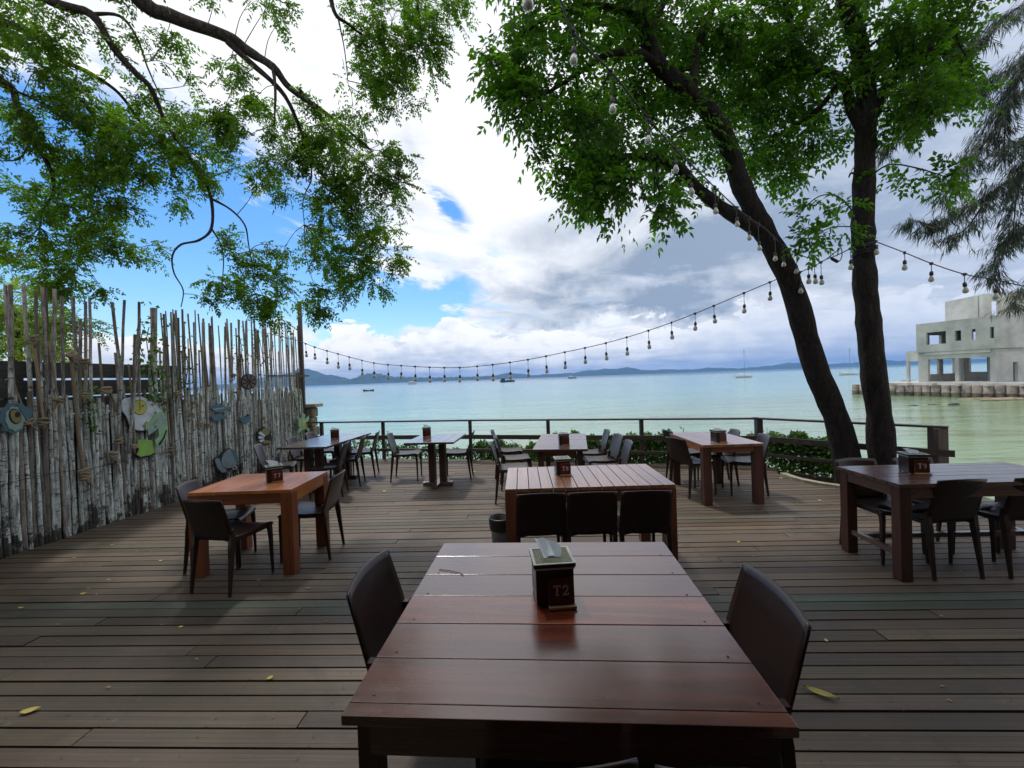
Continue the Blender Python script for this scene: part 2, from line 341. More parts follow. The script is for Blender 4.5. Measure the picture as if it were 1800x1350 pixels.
# ------------------------------------------------------------------ mesh builder
class MB:
    def __init__(s): s.v = []; s.f = []
    def add(s, vs, fs):
        o = len(s.v); s.v += [tuple(p) for p in vs]; s.f += [tuple(i + o for i in f) for f in fs]; return s
    def box(s, x0, x1, y0, y1, z0, z1, mt=None):
        vs = [Vector(p) for p in ((x0, y0, z0), (x1, y0, z0), (x1, y1, z0), (x0, y1, z0), (x0, y0, z1), (x1, y0, z1), (x1, y1, z1), (x0, y1, z1))]
        if mt: vs = [mt @ p for p in vs]
        return s.add(vs, [(0, 3, 2, 1), (4, 5, 6, 7), (0, 1, 5, 4), (1, 2, 6, 5), (2, 3, 7, 6), (3, 0, 4, 7)])
    def frus(s, p0, p1, a0, b0, a1, b1):
        # box whose end sections (half sizes a,b) sit at p0 and p1, sections kept level
        vs = [Vector(p0) + Vector((sx * a0, sy * b0, 0)) for sx, sy in ((-1, -1), (1, -1), (1, 1), (-1, 1))] + [Vector(p1) + Vector((sx * a1, sy * b1, 0)) for sx, sy in ((-1, -1), (1, -1), (1, 1), (-1, 1))]
        return s.add(vs, [(0, 3, 2, 1), (4, 5, 6, 7), (0, 1, 5, 4), (1, 2, 6, 5), (2, 3, 7, 6), (3, 0, 4, 7)])
    def tube(s, pts, rads, n=6, cap=True, wob=0.0, rng=None):
        pts = [Vector(p) for p in pts]; vs = []; fs = []
        if not hasattr(rads, '__len__'): rads = [rads] * len(pts)
        prev = None
        for i, p in enumerate(pts):
            tg = (pts[min(i + 1, len(pts) - 1)] - pts[max(i - 1, 0)]).normalized()
            a = prev - tg * prev.dot(tg) if prev is not None else tg.orthogonal()
            if a.length < 1e-5: a = tg.orthogonal()
            a.normalize(); prev = a; b2 = tg.cross(a)
            for k in range(n):
                an = 2 * pi * k / n; r = rads[i] * (1 + (rng.uniform(-wob, wob) if rng else 0))
                vs.append(p + (a * cos(an) + b2 * sin(an)) * r)
        for i in range(len(pts) - 1):
            for k in range(n):
                k2 = (k + 1) % n; fs.append((i * n + k, i * n + k2, (i + 1) * n + k2, (i + 1) * n + k))
        if cap: fs += [tuple(range(n))[::-1], tuple(range((len(pts) - 1) * n, len(pts) * n))]
        return s.add(vs, fs)
    def lathe(s, prof, n=12, o=(0, 0, 0)):
        vs = [(o[0] + r * cos(2 * pi * k / n), o[1] + r * sin(2 * pi * k / n), o[2] + z) for r, z in prof for k in range(n)]
        fs = [(i * n + k, i * n + (k + 1) % n, (i + 1) * n + (k + 1) % n, (i + 1) * n + k) for i in range(len(prof) - 1) for k in range(n)]
        return s.add(vs, fs)
    def prism(s, pts, O, U, V, Nn, t0, t1):
        # outline pts (u,v) on plane O,U,V thickened along Nn
        n = len(pts); vs = [O + U * p[0] + V * p[1] + Nn * t0 for p in pts] + [O + U * p[0] + V * p[1] + Nn * t1 for p in pts]
        return s.add(vs, [tuple(range(n))[::-1], tuple(range(n, 2 * n))] + [(i, (i + 1) % n, (i + 1) % n + n, i + n) for i in range(n)])
    def mesh(s, name, ma, smooth=False):
        me = bpy.data.meshes.new(name); me.from_pydata(s.v, [], s.f); me.materials.append(M[ma] if isinstance(ma, str) else ma)
        if smooth: me.polygons.foreach_set('use_smooth', [True] * len(me.polygons))
        me.update(); return me
    def build(s, name, ma, parent=None, smooth=False, loc=None, bev=0.0):
        o = bpy.data.objects.new(name, s.mesh(name, ma, smooth)); COL.objects.link(o)
        if parent: o.parent = parent
        if loc: o.location = loc
        if bev:
            b = o.modifiers.new('bevel', 'BEVEL'); b.width = bev; b.segments = 2; b.limit_method = 'ANGLE'
        return o
def tag(o, label=None, cat=None, group=None, kind=None):
    if label: o['label'] = label
    if cat: o['category'] = cat
    if group: o['group'] = group
    if kind: o['kind'] = kind
    return o
def empty(name, loc=(0, 0, 0), rz=0.0, label=None, cat=None, group=None, kind=None):
    o = bpy.data.objects.new(name, None); COL.objects.link(o); o.location = loc; o.rotation_euler = (0, 0, rz); o.empty_display_size = .2
    return tag(o, label, cat, group, kind)
KIDS = {}
def children(o): return [c for c in bpy.data.objects if c.parent == o]
def copy_tree(o, parent=None, kids=None):
    if kids is None:
        kids = {}
        for c in bpy.data.objects:
            if c.parent: kids.setdefault(c.parent.name, []).append(c)
    c = o.copy(); COL.objects.link(c)
    if parent: c.parent = parent
    for ch in kids.get(o.name, []): copy_tree(ch, c, kids)
    return c
def inst(name, me, parent=None, loc=(0, 0, 0), rot=(0, 0, 0), sc=(1, 1, 1), color=None):
    o = bpy.data.objects.new(name, me); COL.objects.link(o); o.parent = parent
    o.location = loc; o.rotation_euler = rot; o.scale = sc
    if color: o.color = color
    return o
def smoothline(pts, sub=5, closed=False):
    P = [Vector(p) for p in pts]; out_ = []
    n = len(P)
    for i in range(n if closed else n - 1):
        if closed: a, b, c, d = P[(i - 1) % n], P[i], P[(i + 1) % n], P[(i + 2) % n]
        else: a, b, c, d = P[max(i - 1, 0)], P[i], P[i + 1], P[min(i + 2, n - 1)]
        for k in range(sub):
            u = k / sub
            out_.append(.5 * ((2 * b) + (c - a) * u + (2 * a - 5 * b + 4 * c - d) * u * u + (3 * b - a - 3 * c + d) * u ** 3))
    if not closed: out_.append(P[-1])
    return out_
# leaves as numpy meshes: every leaf a folded pair of triangles
def leaf_mesh(name, C, A, Nn, L, Wd, ma):
    n = len(C); A = A / np.linalg.norm(A, axis=1, keepdims=True)
    Sd = np.cross(A, Nn); Sd /= (np.linalg.norm(Sd, axis=1, keepdims=True) + 1e-9); Nu = np.cross(Sd, A)
    L = L[:, None]; Wd = Wd[:, None]
    v = np.empty((n, 4, 3)); v[:, 0] = C; v[:, 2] = C + A * L - Nu * L * .12
    v[:, 1] = C + A * L * .42 + Sd * Wd * .5 + Nu * Wd * .16; v[:, 3] = C + A * L * .42 - Sd * Wd * .5 + Nu * Wd * .16
    me = bpy.data.meshes.new(name); me.vertices.add(n * 4); me.vertices.foreach_set('co', v.reshape(-1))
    idx = (np.arange(n)[:, None] * 4 + np.array([0, 1, 2, 0, 2, 3])).reshape(-1)
    me.loops.add(n * 6); me.loops.foreach_set('vertex_index', idx.astype(np.int32))
    me.polygons.add(n * 2); me.polygons.foreach_set('loop_start', np.arange(0, n * 6, 3, dtype=np.int32))
    me.polygons.foreach_set('loop_total', np.full(n * 2, 3, dtype=np.int32))
    at = me.attributes.new('rnd', 'FLOAT', 'POINT'); at.data.foreach_set('value', np.repeat(RNG.random(n), 4).astype(np.float32))
    me.materials.append(M[ma]); me.update(calc_edges=True); me.validate()
    return me
def sprays(P, D, length, npair, ll, lw, curl=.25, spread=.9):
    """pinnate sprays: returns leaflet centres, axes, normals, lengths, widths"""
    n = len(P); D = D / np.linalg.norm(D, axis=1, keepdims=True)
    Nn = RNG.normal(0, .45, (n, 3)) + np.array([0, 0, 1.0]); Sd = np.cross(D, Nn); Sd /= np.linalg.norm(Sd, axis=1, keepdims=True); Nn = np.cross(Sd, D)
    Cs, As, Ns = [], [], []
    Ln = length * RNG.uniform(.65, 1.25, n)
    for k in range(npair):
        tt = (k + .6) / npair
        base = P + D * (Ln * tt)[:, None] - np.array([0, 0, 1.0]) * (curl * Ln * tt * tt)[:, None]
        dirn = D - np.array([0, 0, 1.0]) * (curl * 2 * tt)
        for s_ in (-1, 1):
            j = RNG.normal(0, .22, (n, 3))
            Cs.append(base); As.append(dirn * .55 + Sd * s_ * spread + j - np.array([0, 0, .25])); Ns.append(Nn + RNG.normal(0, .35, (n, 3)))
    Cs.append(P + D * Ln[:, None] - np.array([0, 0, 1.0]) * (curl * Ln)[:, None]); As.append(D - np.array([0, 0, .4])); Ns.append(Nn)
    C = np.concatenate(Cs); A = np.concatenate(As); Nn = np.concatenate(Ns); m_ = len(C)
    return C, A, Nn, ll * RNG.uniform(.7, 1.25, m_), lw * RNG.uniform(.75, 1.2, m_)
def cluster_points(clusters, leaf_area, per_spray, dens=1.0, depth=.8, sub=.22):
    """clusters: (px, py, rx, ry, Y[, density]) -> spray origins and directions, plus twig tips"""
    P, D, tips = [], [], []
    for c in clusters:
        px, py, rx, ry, Yd = c[:5]; q = (c[5] if len(c) > 5 else 1.0) * dens
        nl = q * pi * rx * ry * (Yd / FPX) ** 2 / leaf_area; ns = max(3, int(nl / per_spray)); nsub = max(2, int(ns / 17))
        cen = []
        for _ in range(nsub):
            a = RNG.uniform(0, 2 * pi); r = sqrt(RNG.uniform(0, 1)) ** 1.0 * .88
            cen.append(np.array(W(px + rx * r * cos(a), py + ry * r * sin(a), Yd + RNG.uniform(-depth, depth) * .5 * (rx + ry) * Yd / FPX)))
        cc = np.array(W(px, py, Yd)); tips.append((Vector(cc), [Vector(x) for x in cen]))
        for i in range(ns):
            k = RNG.integers(nsub); d = RNG.normal(0, 1, 3); d /= np.linalg.norm(d); rad = .5 * (rx + ry) * Yd / FPX
            off = d * np.array([1, 1, .6]) * min(sub, rad * .55) * RNG.uniform(.15, 1.0)
            outw = (cen[k] - cc); outw = outw / (np.linalg.norm(outw) + 1e-6)
            P.append(cen[k] + off); D.append(d * .8 + outw * .7 + np.array([0, 0, -.12]))
    return np.array(P), np.array(D), tips
def rad_interp(r0, r1, n): return [r0 + (r1 - r0) * i / (n - 1) for i in range(n)]
WZ = -2.0
# ================================================================== water, ground, hills
wb = MB()
xs = [-9000, -900, -90, 0, 90, 900, 9000]; ys = [-30, 60, 900, 9000]
wb.v = [(x, y, WZ) for y in ys for x in xs]
wb.f = [(j * 7 + i, j * 7 + i + 1, (j + 1) * 7 + i + 1, (j + 1) * 7 + i) for j in range(3) for i in range(6)]
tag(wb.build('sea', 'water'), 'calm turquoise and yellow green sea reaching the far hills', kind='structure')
# beach that runs under the deck and slopes into the water
bv, bf = [], []
NX, NY = 90, 46
for j in range(NY + 1):
    for i in range(NX + 1):
        x = -30 + 70 * i / NX; y = -14 + 32 * j / NY
        shore = 9.2 - .30 * x + .8 * sin(x * .5) + (max(0, x - 5) * .55 if x > 5 else 0)
        z = -.55 - .30 * max(0, y - (shore - 5)) + .05 * sin(x * 3.1 + y) * cos(y * 2.3)
        bv.append((x, y, max(z, -4.2)))
for j in range(NY):
    for i in range(NX):
        a = j * (NX + 1) + i; bf.append((a, a + 1, a + NX + 2, a + NX + 1))
b_ = MB(); b_.add(bv, bf); tag(b_.build('beach', 'sand', smooth=True), 'golden sand beach showing beyond the right edge of the deck', kind='structure')
def ridge(name, prof, Yd, depth, seed, label):
    """prof: list of (px, height above horizon in px); a real range of hills with slopes both ways"""
    rr = random.Random(seed); nU = 90; nV = 10; vs = []; fs = []
    x0, x1 = prof[0][0], prof[-1][0]
    ph = [rr.uniform(0, 6) for _ in range(8)]
    for i in range(nU + 1):
        px = x0 + (x1 - x0) * i / nU
        for k in range(len(prof) - 1):
            if prof[k][0] <= px <= prof[k + 1][0]:
                u = (px - prof[k][0]) / (prof[k + 1][0] - prof[k][0]); u = u * u * (3 - 2 * u); hpx = prof[k][1] * (1 - u) + prof[k + 1][1] * u
        X_ = (px - 900) / FPX * Yd; hh = hpx / FPX * Yd
        for j in range(nV + 1):
            v = j / nV * 2 - 1; w = max(0.0, 1 - abs(v) ** 1.3)
            w *= 1 + .16 * (1 - w) * sin(i * .9 + ph[j % 8]) + .1 * sin(i * 2.3 + j + ph[0])
            vs.append((X_ + rr.uniform(-.2, .2) * Yd / 400, Yd + v * depth + rr.uniform(-1, 1) * depth * .08, WZ - 2 + (hh + 2) * w))
    for i in range(nU):
        for j in range(nV):
            a = i * (nV + 1) + j; fs.append((a, a + nV + 1, a + nV + 2, a + 1))
    o = MB().add(vs, fs).build(name, 'hill', smooth=True); return tag(o, label, kind='structure')
ridge('hills', [(330, 3), (420, 8), (500, 20), (538, 29), (575, 18), (615, 7), (700, 5), (760, 2)], 4200, 700, 1, 'blue pointed hill at the left end of the far shore')
ridge('hills', [(560, 3), (610, 7), (655, 18), (700, 10), (760, 7), (830, 6), (900, 3)], 3900, 400, 2, 'low wooded hill right of the pointed hill')
ridge('hills', [(740, 5), (820, 5), (860, 6), (900, 10), (935, 5), (990, 6), (1060, 11), (1110, 12), (1135, 6), (1160, 7), (1210, 5), (1250, 7), (1300, 4), (1340, 6), (1400, 11), (1450, 6), (1500, 7), (1540, 11), (1580, 7), (1700, 6), (1900, 4)], 5200, 500, 3, 'long low blue range along the far horizon')
# ================================================================== deck
DA = R(-2.6)
deck = empty('deck', kind='structure', label='weathered wooden plank deck of a seaside restaurant')
rail_pts = [Vector(p) for p in ((-4.95, 9.93, 0), (-4.43, 9.78, 0), (-3.0, 9.42, 0), (-.85, 8.98, 0), (.71, 8.43, 0), (2.43, 7.93, 0), (4.38, 7.49, 0), (5.67, 5.60, 0))]
# exact post places from the picture (top rail is .80 high)
RH = .80
RP = [F(px, py, RH) for px, py in ((540, 744), (565, 743.5), (673, 741.5), (826, 740), (963, 739.5), (1127, 738), (1333, 737), (1648, 752))]
for p in RP: p.z = 0
cut_c = Vector((5.0, 6.36, 0)); CUT_R = .88
poly = [Vector((-5.35, -3.4, 0)), F(0, 981), F(310, 882), Vector((-4.9, 9.9, 0))] + [p.copy() for p in RP[1:]] + [Vector((RP[-1].x + .15, RP[-1].y - .5, 0)), F(1760, 888), Vector((6.6, 3.0, 0)), Vector((7.2, -3.4, 0))]
poly[3] = RP[0] + Vector((-.15, .1, 0))
def spans(y, cx):
    """x intervals of the row at row-coordinate y inside the deck outline (rotated frame)"""
    xs_ = []
    for i in range(len(poly)):
        a, b = rot2(poly[i], -DA), rot2(poly[(i + 1) % len(poly)], -DA)
        if (a.y > y) != (b.y > y): xs_.append(a.x + (y - a.y) / (b.y - a.y) * (b.x - a.x))
    xs_.sort(); return [(xs_[i], xs_[i + 1]) for i in range(0, len(xs_) - 1, 2)]
def rot2(p, a): return Vector((p.x * cos(a) - p.y * sin(a), p.x * sin(a) + p.y * cos(a), 0))
rr = random.Random(5)
ub = MB().box(-.5, .5, -.5, .5, -1, 0).mesh('board', 'deck')
y = -.2; row = 0
for k in range(16):
    inst('board', ub, deck, rot2(Vector((.4, -.3 - k * .2, 0)), DA), (0, 0, DA), (12.0, .19, .032), (.9, .9, .9, 1)); nb = 0
cutr = rot2(cut_c, -DA)
while y < 10.2:
    w = .108 + rr.uniform(-.004, .004); far = y > 6.8
    for (xa, xb) in spans(y + w / 2, 0):
        segs = [(xa, xb)]
        dy_ = abs(y + w / 2 - cutr.y)
        if dy_ < CUT_R:
            hw = sqrt(CUT_R ** 2 - dy_ ** 2); segs = []
            if xa < cutr.x - hw: segs.append((xa, min(xb, cutr.x - hw)))
            if xb > cutr.x + hw: segs.append((max(xa, cutr.x + hw), xb))
        for (sa, sb) in segs:
            cuts = [sa]
            step_ = 9 if (far or y < .9) else 4.6
            x = sa + rr.uniform(.8, step_)
            while x < sb - .7: cuts.append(x); x += rr.uniform(step_ * .6, step_ * 1.3)
            cuts.append(sb)
            for a, b in zip(cuts, cuts[1:]):
                c = rot2(Vector(((a + b) / 2, y + w / 2, 0)), DA); c.z = rr.uniform(-.006, .0)
                g = rr.uniform(.80, 1.18); tint = (g, g * rr.uniform(.95, 1.0), g * rr.uniform(.88, 1.02), 1)
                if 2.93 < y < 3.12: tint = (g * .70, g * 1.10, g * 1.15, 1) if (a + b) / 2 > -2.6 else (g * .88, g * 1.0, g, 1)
                elif rr.random() < .04: tint = (g * .88, g * 1.05, g * 1.0, 1)
                elif rr.random() < .05: tint = (g * 1.2, g * 1.02, g * .88, 1)
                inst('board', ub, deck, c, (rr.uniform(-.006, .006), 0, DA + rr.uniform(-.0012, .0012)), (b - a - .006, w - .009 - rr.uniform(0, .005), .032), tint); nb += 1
    y += w; row += 1
    if False: pass
# joists beneath, dark in the gaps
jm = MB().box(-.04, .04, -.5, .5, -1, 0).mesh('joist', 'dark_z')
for i in range(22):
    x = -5.0 + i * .56; y1 = 9.0 if x < 3.4 else (7.0 if x < 3.75 else 4.6); inst('joist', jm, deck, (x, (y1 - 3.2) / 2, -.040), (0, 0, 0), (1, y1 + 3.2, .14))
scr = MB()
for i in range(22):
    x = -5.0 + i * .56
    for k in range(int(5.2 / .108)):
        yy = -.2 + 1.0 + k * .108
        for d_ in (-.028, .028):
            p_ = rot2(Vector((x + rr.uniform(-.012, .012), yy + .054 + d_ + rr.uniform(-.006, .006), 0)), DA)
            scr.v += [(p_.x + .0042 * cos(a_), p_.y + .0042 * sin(a_), .0012) for a_ in (0, 1.05, 2.09, 3.14, 4.19, 5.24)]; n_ = len(scr.v); scr.f.append(tuple(range(n_ - 6, n_)))
so_ = scr.build('screw_heads', 'black', deck); so_['kind'] = 'stuff'
# curved stone kerb round the tree opening
kb = MB(); n = 26; kp = []
for i in range(n + 1):
    a = R(168) + R(165) * i / n
    kp.append((cos(a), sin(a)))
vs = []
for c_, s_ in kp:
    for r_, z_ in ((CUT_R + .01, -.05), (CUT_R + .01, .035), (CUT_R - .09, .035), (CUT_R - .09, -.05)): vs.append((cut_c.x + r_ * c_, cut_c.y + r_ * s_, z_))
fs = [(i * 4 + k, (i + 1) * 4 + k, (i + 1) * 4 + (k + 1) % 4, i * 4 + (k + 1) % 4) for i in range(n) for k in range(4)]
fs += [(3, 2, 1, 0), (n * 4, n * 4 + 1, n * 4 + 2, n * 4 + 3)]
tag(kb.add(vs, fs).build('kerb', 'kerb'), 'pale curved kerb edging the deck opening round the two trees', 'kerb')
# ================================================================== railing
rail = empty('railing', RP[3], label='dark wooden railing with two lower rails along the sea edge of the deck', cat='railing')
RO = RP[3]
def beam(mb, a, b, w, h, ext=0.0):
    a = Vector(a); b = Vector(b); d = (b - a).normalized(); a = a - d * ext; b = b + d * ext; s = Vector((-d.y, d.x, 0)) * w / 2; k = Vector((0, 0, h))
    return mb.add([a - s, b - s, b + s, a + s, a - s + k, b - s + k, b + s + k, a + s + k], [(0, 3, 2, 1), (4, 5, 6, 7), (0, 1, 5, 4), (1, 2, 6, 5), (2, 3, 7, 6), (3, 0, 4, 7)])
for i, p in enumerate(RP):
    if i == 0: continue
    w = .034 if i < 6 else .05 if i == 6 else .072
    MB().box(-w, w, -w, w, -.6, RH - .002).build('post', 'railz', rail, loc=p - RO, bev=.006)
for i in (6,):   # extra post hidden by trees on the slanted stretch
    p = RP[6].lerp(RP[7], .52); MB().box(-.045, .045, -.045, .045, -.6, RH - .002).build('post', 'railz', rail, loc=p - RO)
for a, b in ((0, 3), (3, 6), (6, 7)):
    A, B = RP[a] - RO, RP[b] - RO; last = b == 7; up1 = Vector((0, 0, 1))
    off = (B - A).normalized().cross(up1) * .075
    o = beam(MB(), A + up1 * RH, B + up1 * RH, .11, .028, .10 if last else .0).build('top_rail', 'rail', rail)
    beam(MB(), A + off + up1 * .44, B + off + up1 * .44, .035, .085, .16 if last else 0).build('middle_rail', 'rail', rail)
    beam(MB(), A + off + up1 * .19, B + off + up1 * .19, .035, .05, .0).build('bottom_rail', 'rail', rail)
    beam(MB(), A + off + up1 * -.25, B + off + up1 * -.25, .04, .22, .0).build('skirt_board', 'rail', rail)
# ================================================================== stake fence on the left
FA = F(0, 982); FB = F(560, 800); FB = Vector((F(535, 806).x, F(535, 806).y, 0)); FA.z = 0
FD = (FB - FA).normalized(); FN = Vector((FD.y, -FD.x, 0)); FUP = Vector((0, 0, 1))      # FN points to the deck
FL = (FB - FA).length
def onfence(px, py, off=.0):
    d = ray(px, py); O = FA + FN * off; k = (O - CAM).dot(FN) / d.dot(FN); return CAM + d * k
def fu(px, py, off=0.0):
    p = onfence(px, py, off); return (p - FA).dot(FD), p.z
fence = empty('stake_fence', FA, label='tall fence of closely set whitewashed branches and stakes along the left of the deck', cat='fence')
var = []
for k in range(14):
    r2 = random.Random(100 + k); pts = []; ns = 9
    ph1, ph2 = r2.uniform(0, 6), r2.uniform(0, 6)
    for i in range(ns):
        u = i / (ns - 1); pts.append(((.35 * sin(ph1 + u * 5) + r2.uniform(-.12, .12)) * u ** .5, (.25 * sin(ph2 + u * 4) + r2.uniform(-.1, .1)) * u ** .5, u))
    mb = MB(); vs = []
    for i, (x, y_, z) in enumerate(pts):
        r_ = .5 * (1 - .25 * (i / (ns - 1)) + r2.uniform(-.05, .07))
        for q in range(7): a_ = 2 * pi * q / 7; w_ = 1 + r2.uniform(-.12, .12); vs.append((x * .8 + cos(a_) * r_ * w_, y_ * .8 + sin(a_) * r_ * w_, z))
    mb.add(vs, [(i * 7 + q, i * 7 + (q + 1) % 7, (i + 1) * 7 + (q + 1) % 7, (i + 1) * 7 + q) for i in range(ns - 1) for q in range(7)] + [tuple(range((ns - 1) * 7, ns * 7))])
    var.append(mb.mesh('stake', 'stake', True))
r3 = random.Random(21); s = -1.0; ns_ = 0
def stake(s, off, h, dia, lean_s=0.0, lean_n=0.0, z0=-.12):
    global ns_
    p = FD * s + FN * off; p.z = z0
    inst('stake', r3.choice(var), fence, p, (lean_n, lean_s, r3.uniform(0, 6.28) if abs(lean_s) + abs(lean_n) < .02 else 0), (dia, dia, h - z0)); ns_ += 1
while s < FL + .05:
    dia = r3.uniform(.034, .058) if s < 2.8 else r3.uniform(.032, .050)
    h = 1.62 + r3.uniform(-.14, .12) + (.0 if s < 3 else -.08)
    stake(s, r3.uniform(-.012, .016), h, dia, r3.uniform(-.006, .006), r3.uniform(-.006, .006))
    s += dia * r3.uniform(.88, 1.05)
# tall stakes standing behind and between, denser and thinner towards the sea
tall = [(8, 505, 1.2), (22, 503, .2), (40, 497, -.3), (50, 510, .5), (68, 504, 0), (76, 507, 0), (84, 508, .6), (96, 520, .5), (62, 560, 0), (120, 520, -.2), (135, 530, .8), (150, 522, .1), (128, 560, .3), (181, 603, 0), (192, 529, 2.2), (208, 527, -1.6), (232, 531, .6), (222, 588, 1.0), (215, 560, 2.6), (208, 620, 0), (262, 541, 0)]
for px, py, ln in tall:
    u, z = fu(px, py, -.06); stake(u - ln * .05, r3.uniform(-.07, -.02), z, r3.uniform(.034, .050) if px != 262 else .11, ln * .045, r3.uniform(-.02, .02))
px = 276
while px < 527:
    u, z = fu(px, 545 + (px - 276) * .13 + r3.uniform(-8, 16) + (r3.random() < .25) * 50, -.06)
    stake(u, r3.uniform(-.09, -.01), min(z, 3.3), r3.uniform(.020, .044), r3.uniform(-.03, .03), r3.uniform(-.03, .03)); px += r3.uniform(1.7, 4.6)
u, z = fu(526, 530, 0)
p = FD * (u) ; MB().box(-.035, .035, -.035, .035, -.1, z).build('end_post', 'railz', fence, loc=p)
MB().box(-.055, .055, -.055, .055, -.1, 1.95).build('end_post', 'railz', fence, loc=p + FD * .02 - FN * .12)
u2, z2 = fu(470, 662, .03); u3, z3 = fu(541, 662, .03)
beam(MB(), FD * u2 + FN * .05 + FUP * z2, FD * u3 + FN * .05 + FUP * z2, .03, .03).build('tie_bar', 'railz', fence)
uu0, _ = fu(0, 800)
for zz_ in (.75,):
    MB().tube([FD * (-1.0 + i * .3) + FN * .03 + FUP * (zz_ + .02 * sin(i * 1.7)) for i in range(20)], .004, 4).build('tie_wire', 'cable', fence)
# board wall behind the stakes (near) and lower plank wall (far)
bw = empty('board_wall', FA - FN * .22, label='dark horizontal board wall standing behind the stake fence at far left', cat='wall')
ue, _ = fu(318, 700, -.22)
for k in range(-3, 9):
    z0 = .12 + k * .215; g = r3.uniform(.012, .03) if k > 4 else .003
    beam(MB(), FD * -2.0 + FUP * z0, FD * ue + FUP * z0, .025, .215 - g).build('board', 'darkboard', bw)
for s_ in (-1.5, .3, ue - .05): MB().box(-.05, .05, -.05, .05, -.1, 2.03).build('post', 'darkboard', bw, loc=FD * s_ - FN * .075)
lw = empty('plank_wall', FA - FN * .2 + FD * ue, label='low grey plank wall behind the seaward half of the stake fence', cat='wall')
for k in range(-3, 7):
    z0 = .0 + k * .2; beam(MB(), FD * .02 + FUP * z0, FD * (FL - ue + .25) + FUP * z0, .03, .192).build('board', 'darkboard', lw)
for s_ in (.1, (FL - ue) * .5, FL - ue + .1): MB().box(-.04, .04, -.04, .04, -.6, 1.36).build('post', 'darkboard', lw, loc=FD * s_ - FN * .07)
# pale stone ledge at the seaward end
lp = W(545, 722, FB.y + .25)
lg = empty('garden_pillar', (lp.x - .05, lp.y, 0), label='short stone pillar with flat pale cap at the seaward end of the fence', cat='pillar')
for k in range(7):
    a = r3.uniform(-.03, .03); MB().box(-.17 + a * .4, .17 + a, -.15, .15, -.4 + k * .22, -.19 + k * .22).build('stone', 'rock', lg, bev=.03)
MB().box(-.25, .27, -.2, .2, 1.145, 1.225).build('cap', 'kerb', lg, bev=.015)
# ================================================================== concrete building across the bay
HW = CH - WZ
def waterpt(px, py): p = F(px, py, WZ); return p
PZ = -.49
BA = W(1615, 672, 49.3); BA.z = PZ; BB = W(1752, 672.5, 42.6); BB.z = PZ
BU = (BB - BA); BLEN = BU.length; BU.normalize(); BN = Vector((BU.y, -BU.x, 0))     # BN: away from camera (to the right)
if BN.x < 0: BN = -BN
def onb(px, py, off=0.0):
    d = ray(px, py); O = BA + BN * off; k = (O - CAM).dot(BN) / d.dot(BN); p = CAM + d * k; return (p - BA).dot(BU), p.z
def wall_grid(name, ma, parent, O, U, Nn, us, zs, holes, th):
    """one solid wall (extent us x zs) with through holes [(u0,u1,z0,z1)]"""
    ug = sorted(set([us[0], us[1]] + [c for h in holes for c in h[:2]])); zg = sorted(set([zs[0], zs[1]] + [c for h in holes for c in h[2:]]))
    ug = [u for u in ug if us[0] <= u <= us[1]]; zg = [z for z in zg if zs[0] <= z <= zs[1]]
    solid = {}
    for i in range(len(ug) - 1):
        for j in range(len(zg) - 1):
            cu, cz = (ug[i] + ug[i + 1]) / 2, (zg[j] + zg[j + 1]) / 2
            solid[i, j] = not any(h[0] < cu < h[1] and h[2] < cz < h[3] for h in holes)
    mb = MB(); P = lambda u, z, d: O + U * u + Nn * d + Vector((0, 0, z))
    def q(a, b, c, d): mb.add([a, b, c, d], [(0, 1, 2, 3)])
    for (i, j), sld in solid.items():
        if not sld: continue
        a, b, c, d = ug[i], ug[i + 1], zg[j], zg[j + 1]
        q(P(a, c, 0), P(b, c, 0), P(b, d, 0), P(a, d, 0)); q(P(a, c, th), P(a, d, th), P(b, d, th), P(b, c, th))
        if not solid.get((i - 1, j)): q(P(a, c, 0), P(a, d, 0), P(a, d, th), P(a, c, th))
        if not solid.get((i + 1, j)): q(P(b, c, 0), P(b, c, th), P(b, d, th), P(b, d, 0))
        if not solid.get((i, j - 1)): q(P(a, c, 0), P(a, c, th), P(b, c, th), P(b, c, 0))
        if not solid.get((i, j + 1)): q(P(a, d, 0), P(b, d, 0), P(b, d, th), P(a, d, th))
    return mb.build(name, ma, parent)
bld = empty('concrete_building', BA, label='unfinished two storey grey concrete building with open window holes on the far right shore', cat='building')
Z3 = Vector((0, 0, 0)); zt = onb(1755, 554)[1] - PZ; zm = onb(1755, 612)[1] - PZ
def hole(x0, y0, x1, y1, off=0.0):
    a = onb(x0, y0, off); b = onb(x1, y1, off); return (a[0], b[0], b[1] - PZ, a[1] - PZ)
DEP = 6.5
up_h = [hole(1631, 585, 1666, 603.5), hole(1681.5, 581.5, 1692.5, 598.5), hole(1711, 578.5, 1718, 596.5), hole(1743, 575, 1751, 594)]
UL = BLEN
for h in up_h[1:]: pass
wall_grid('upper_wall', 'concrete', bld, Z3 - BN * .25, BU, BN, (0, UL), (zm, zt), up_h, .25)
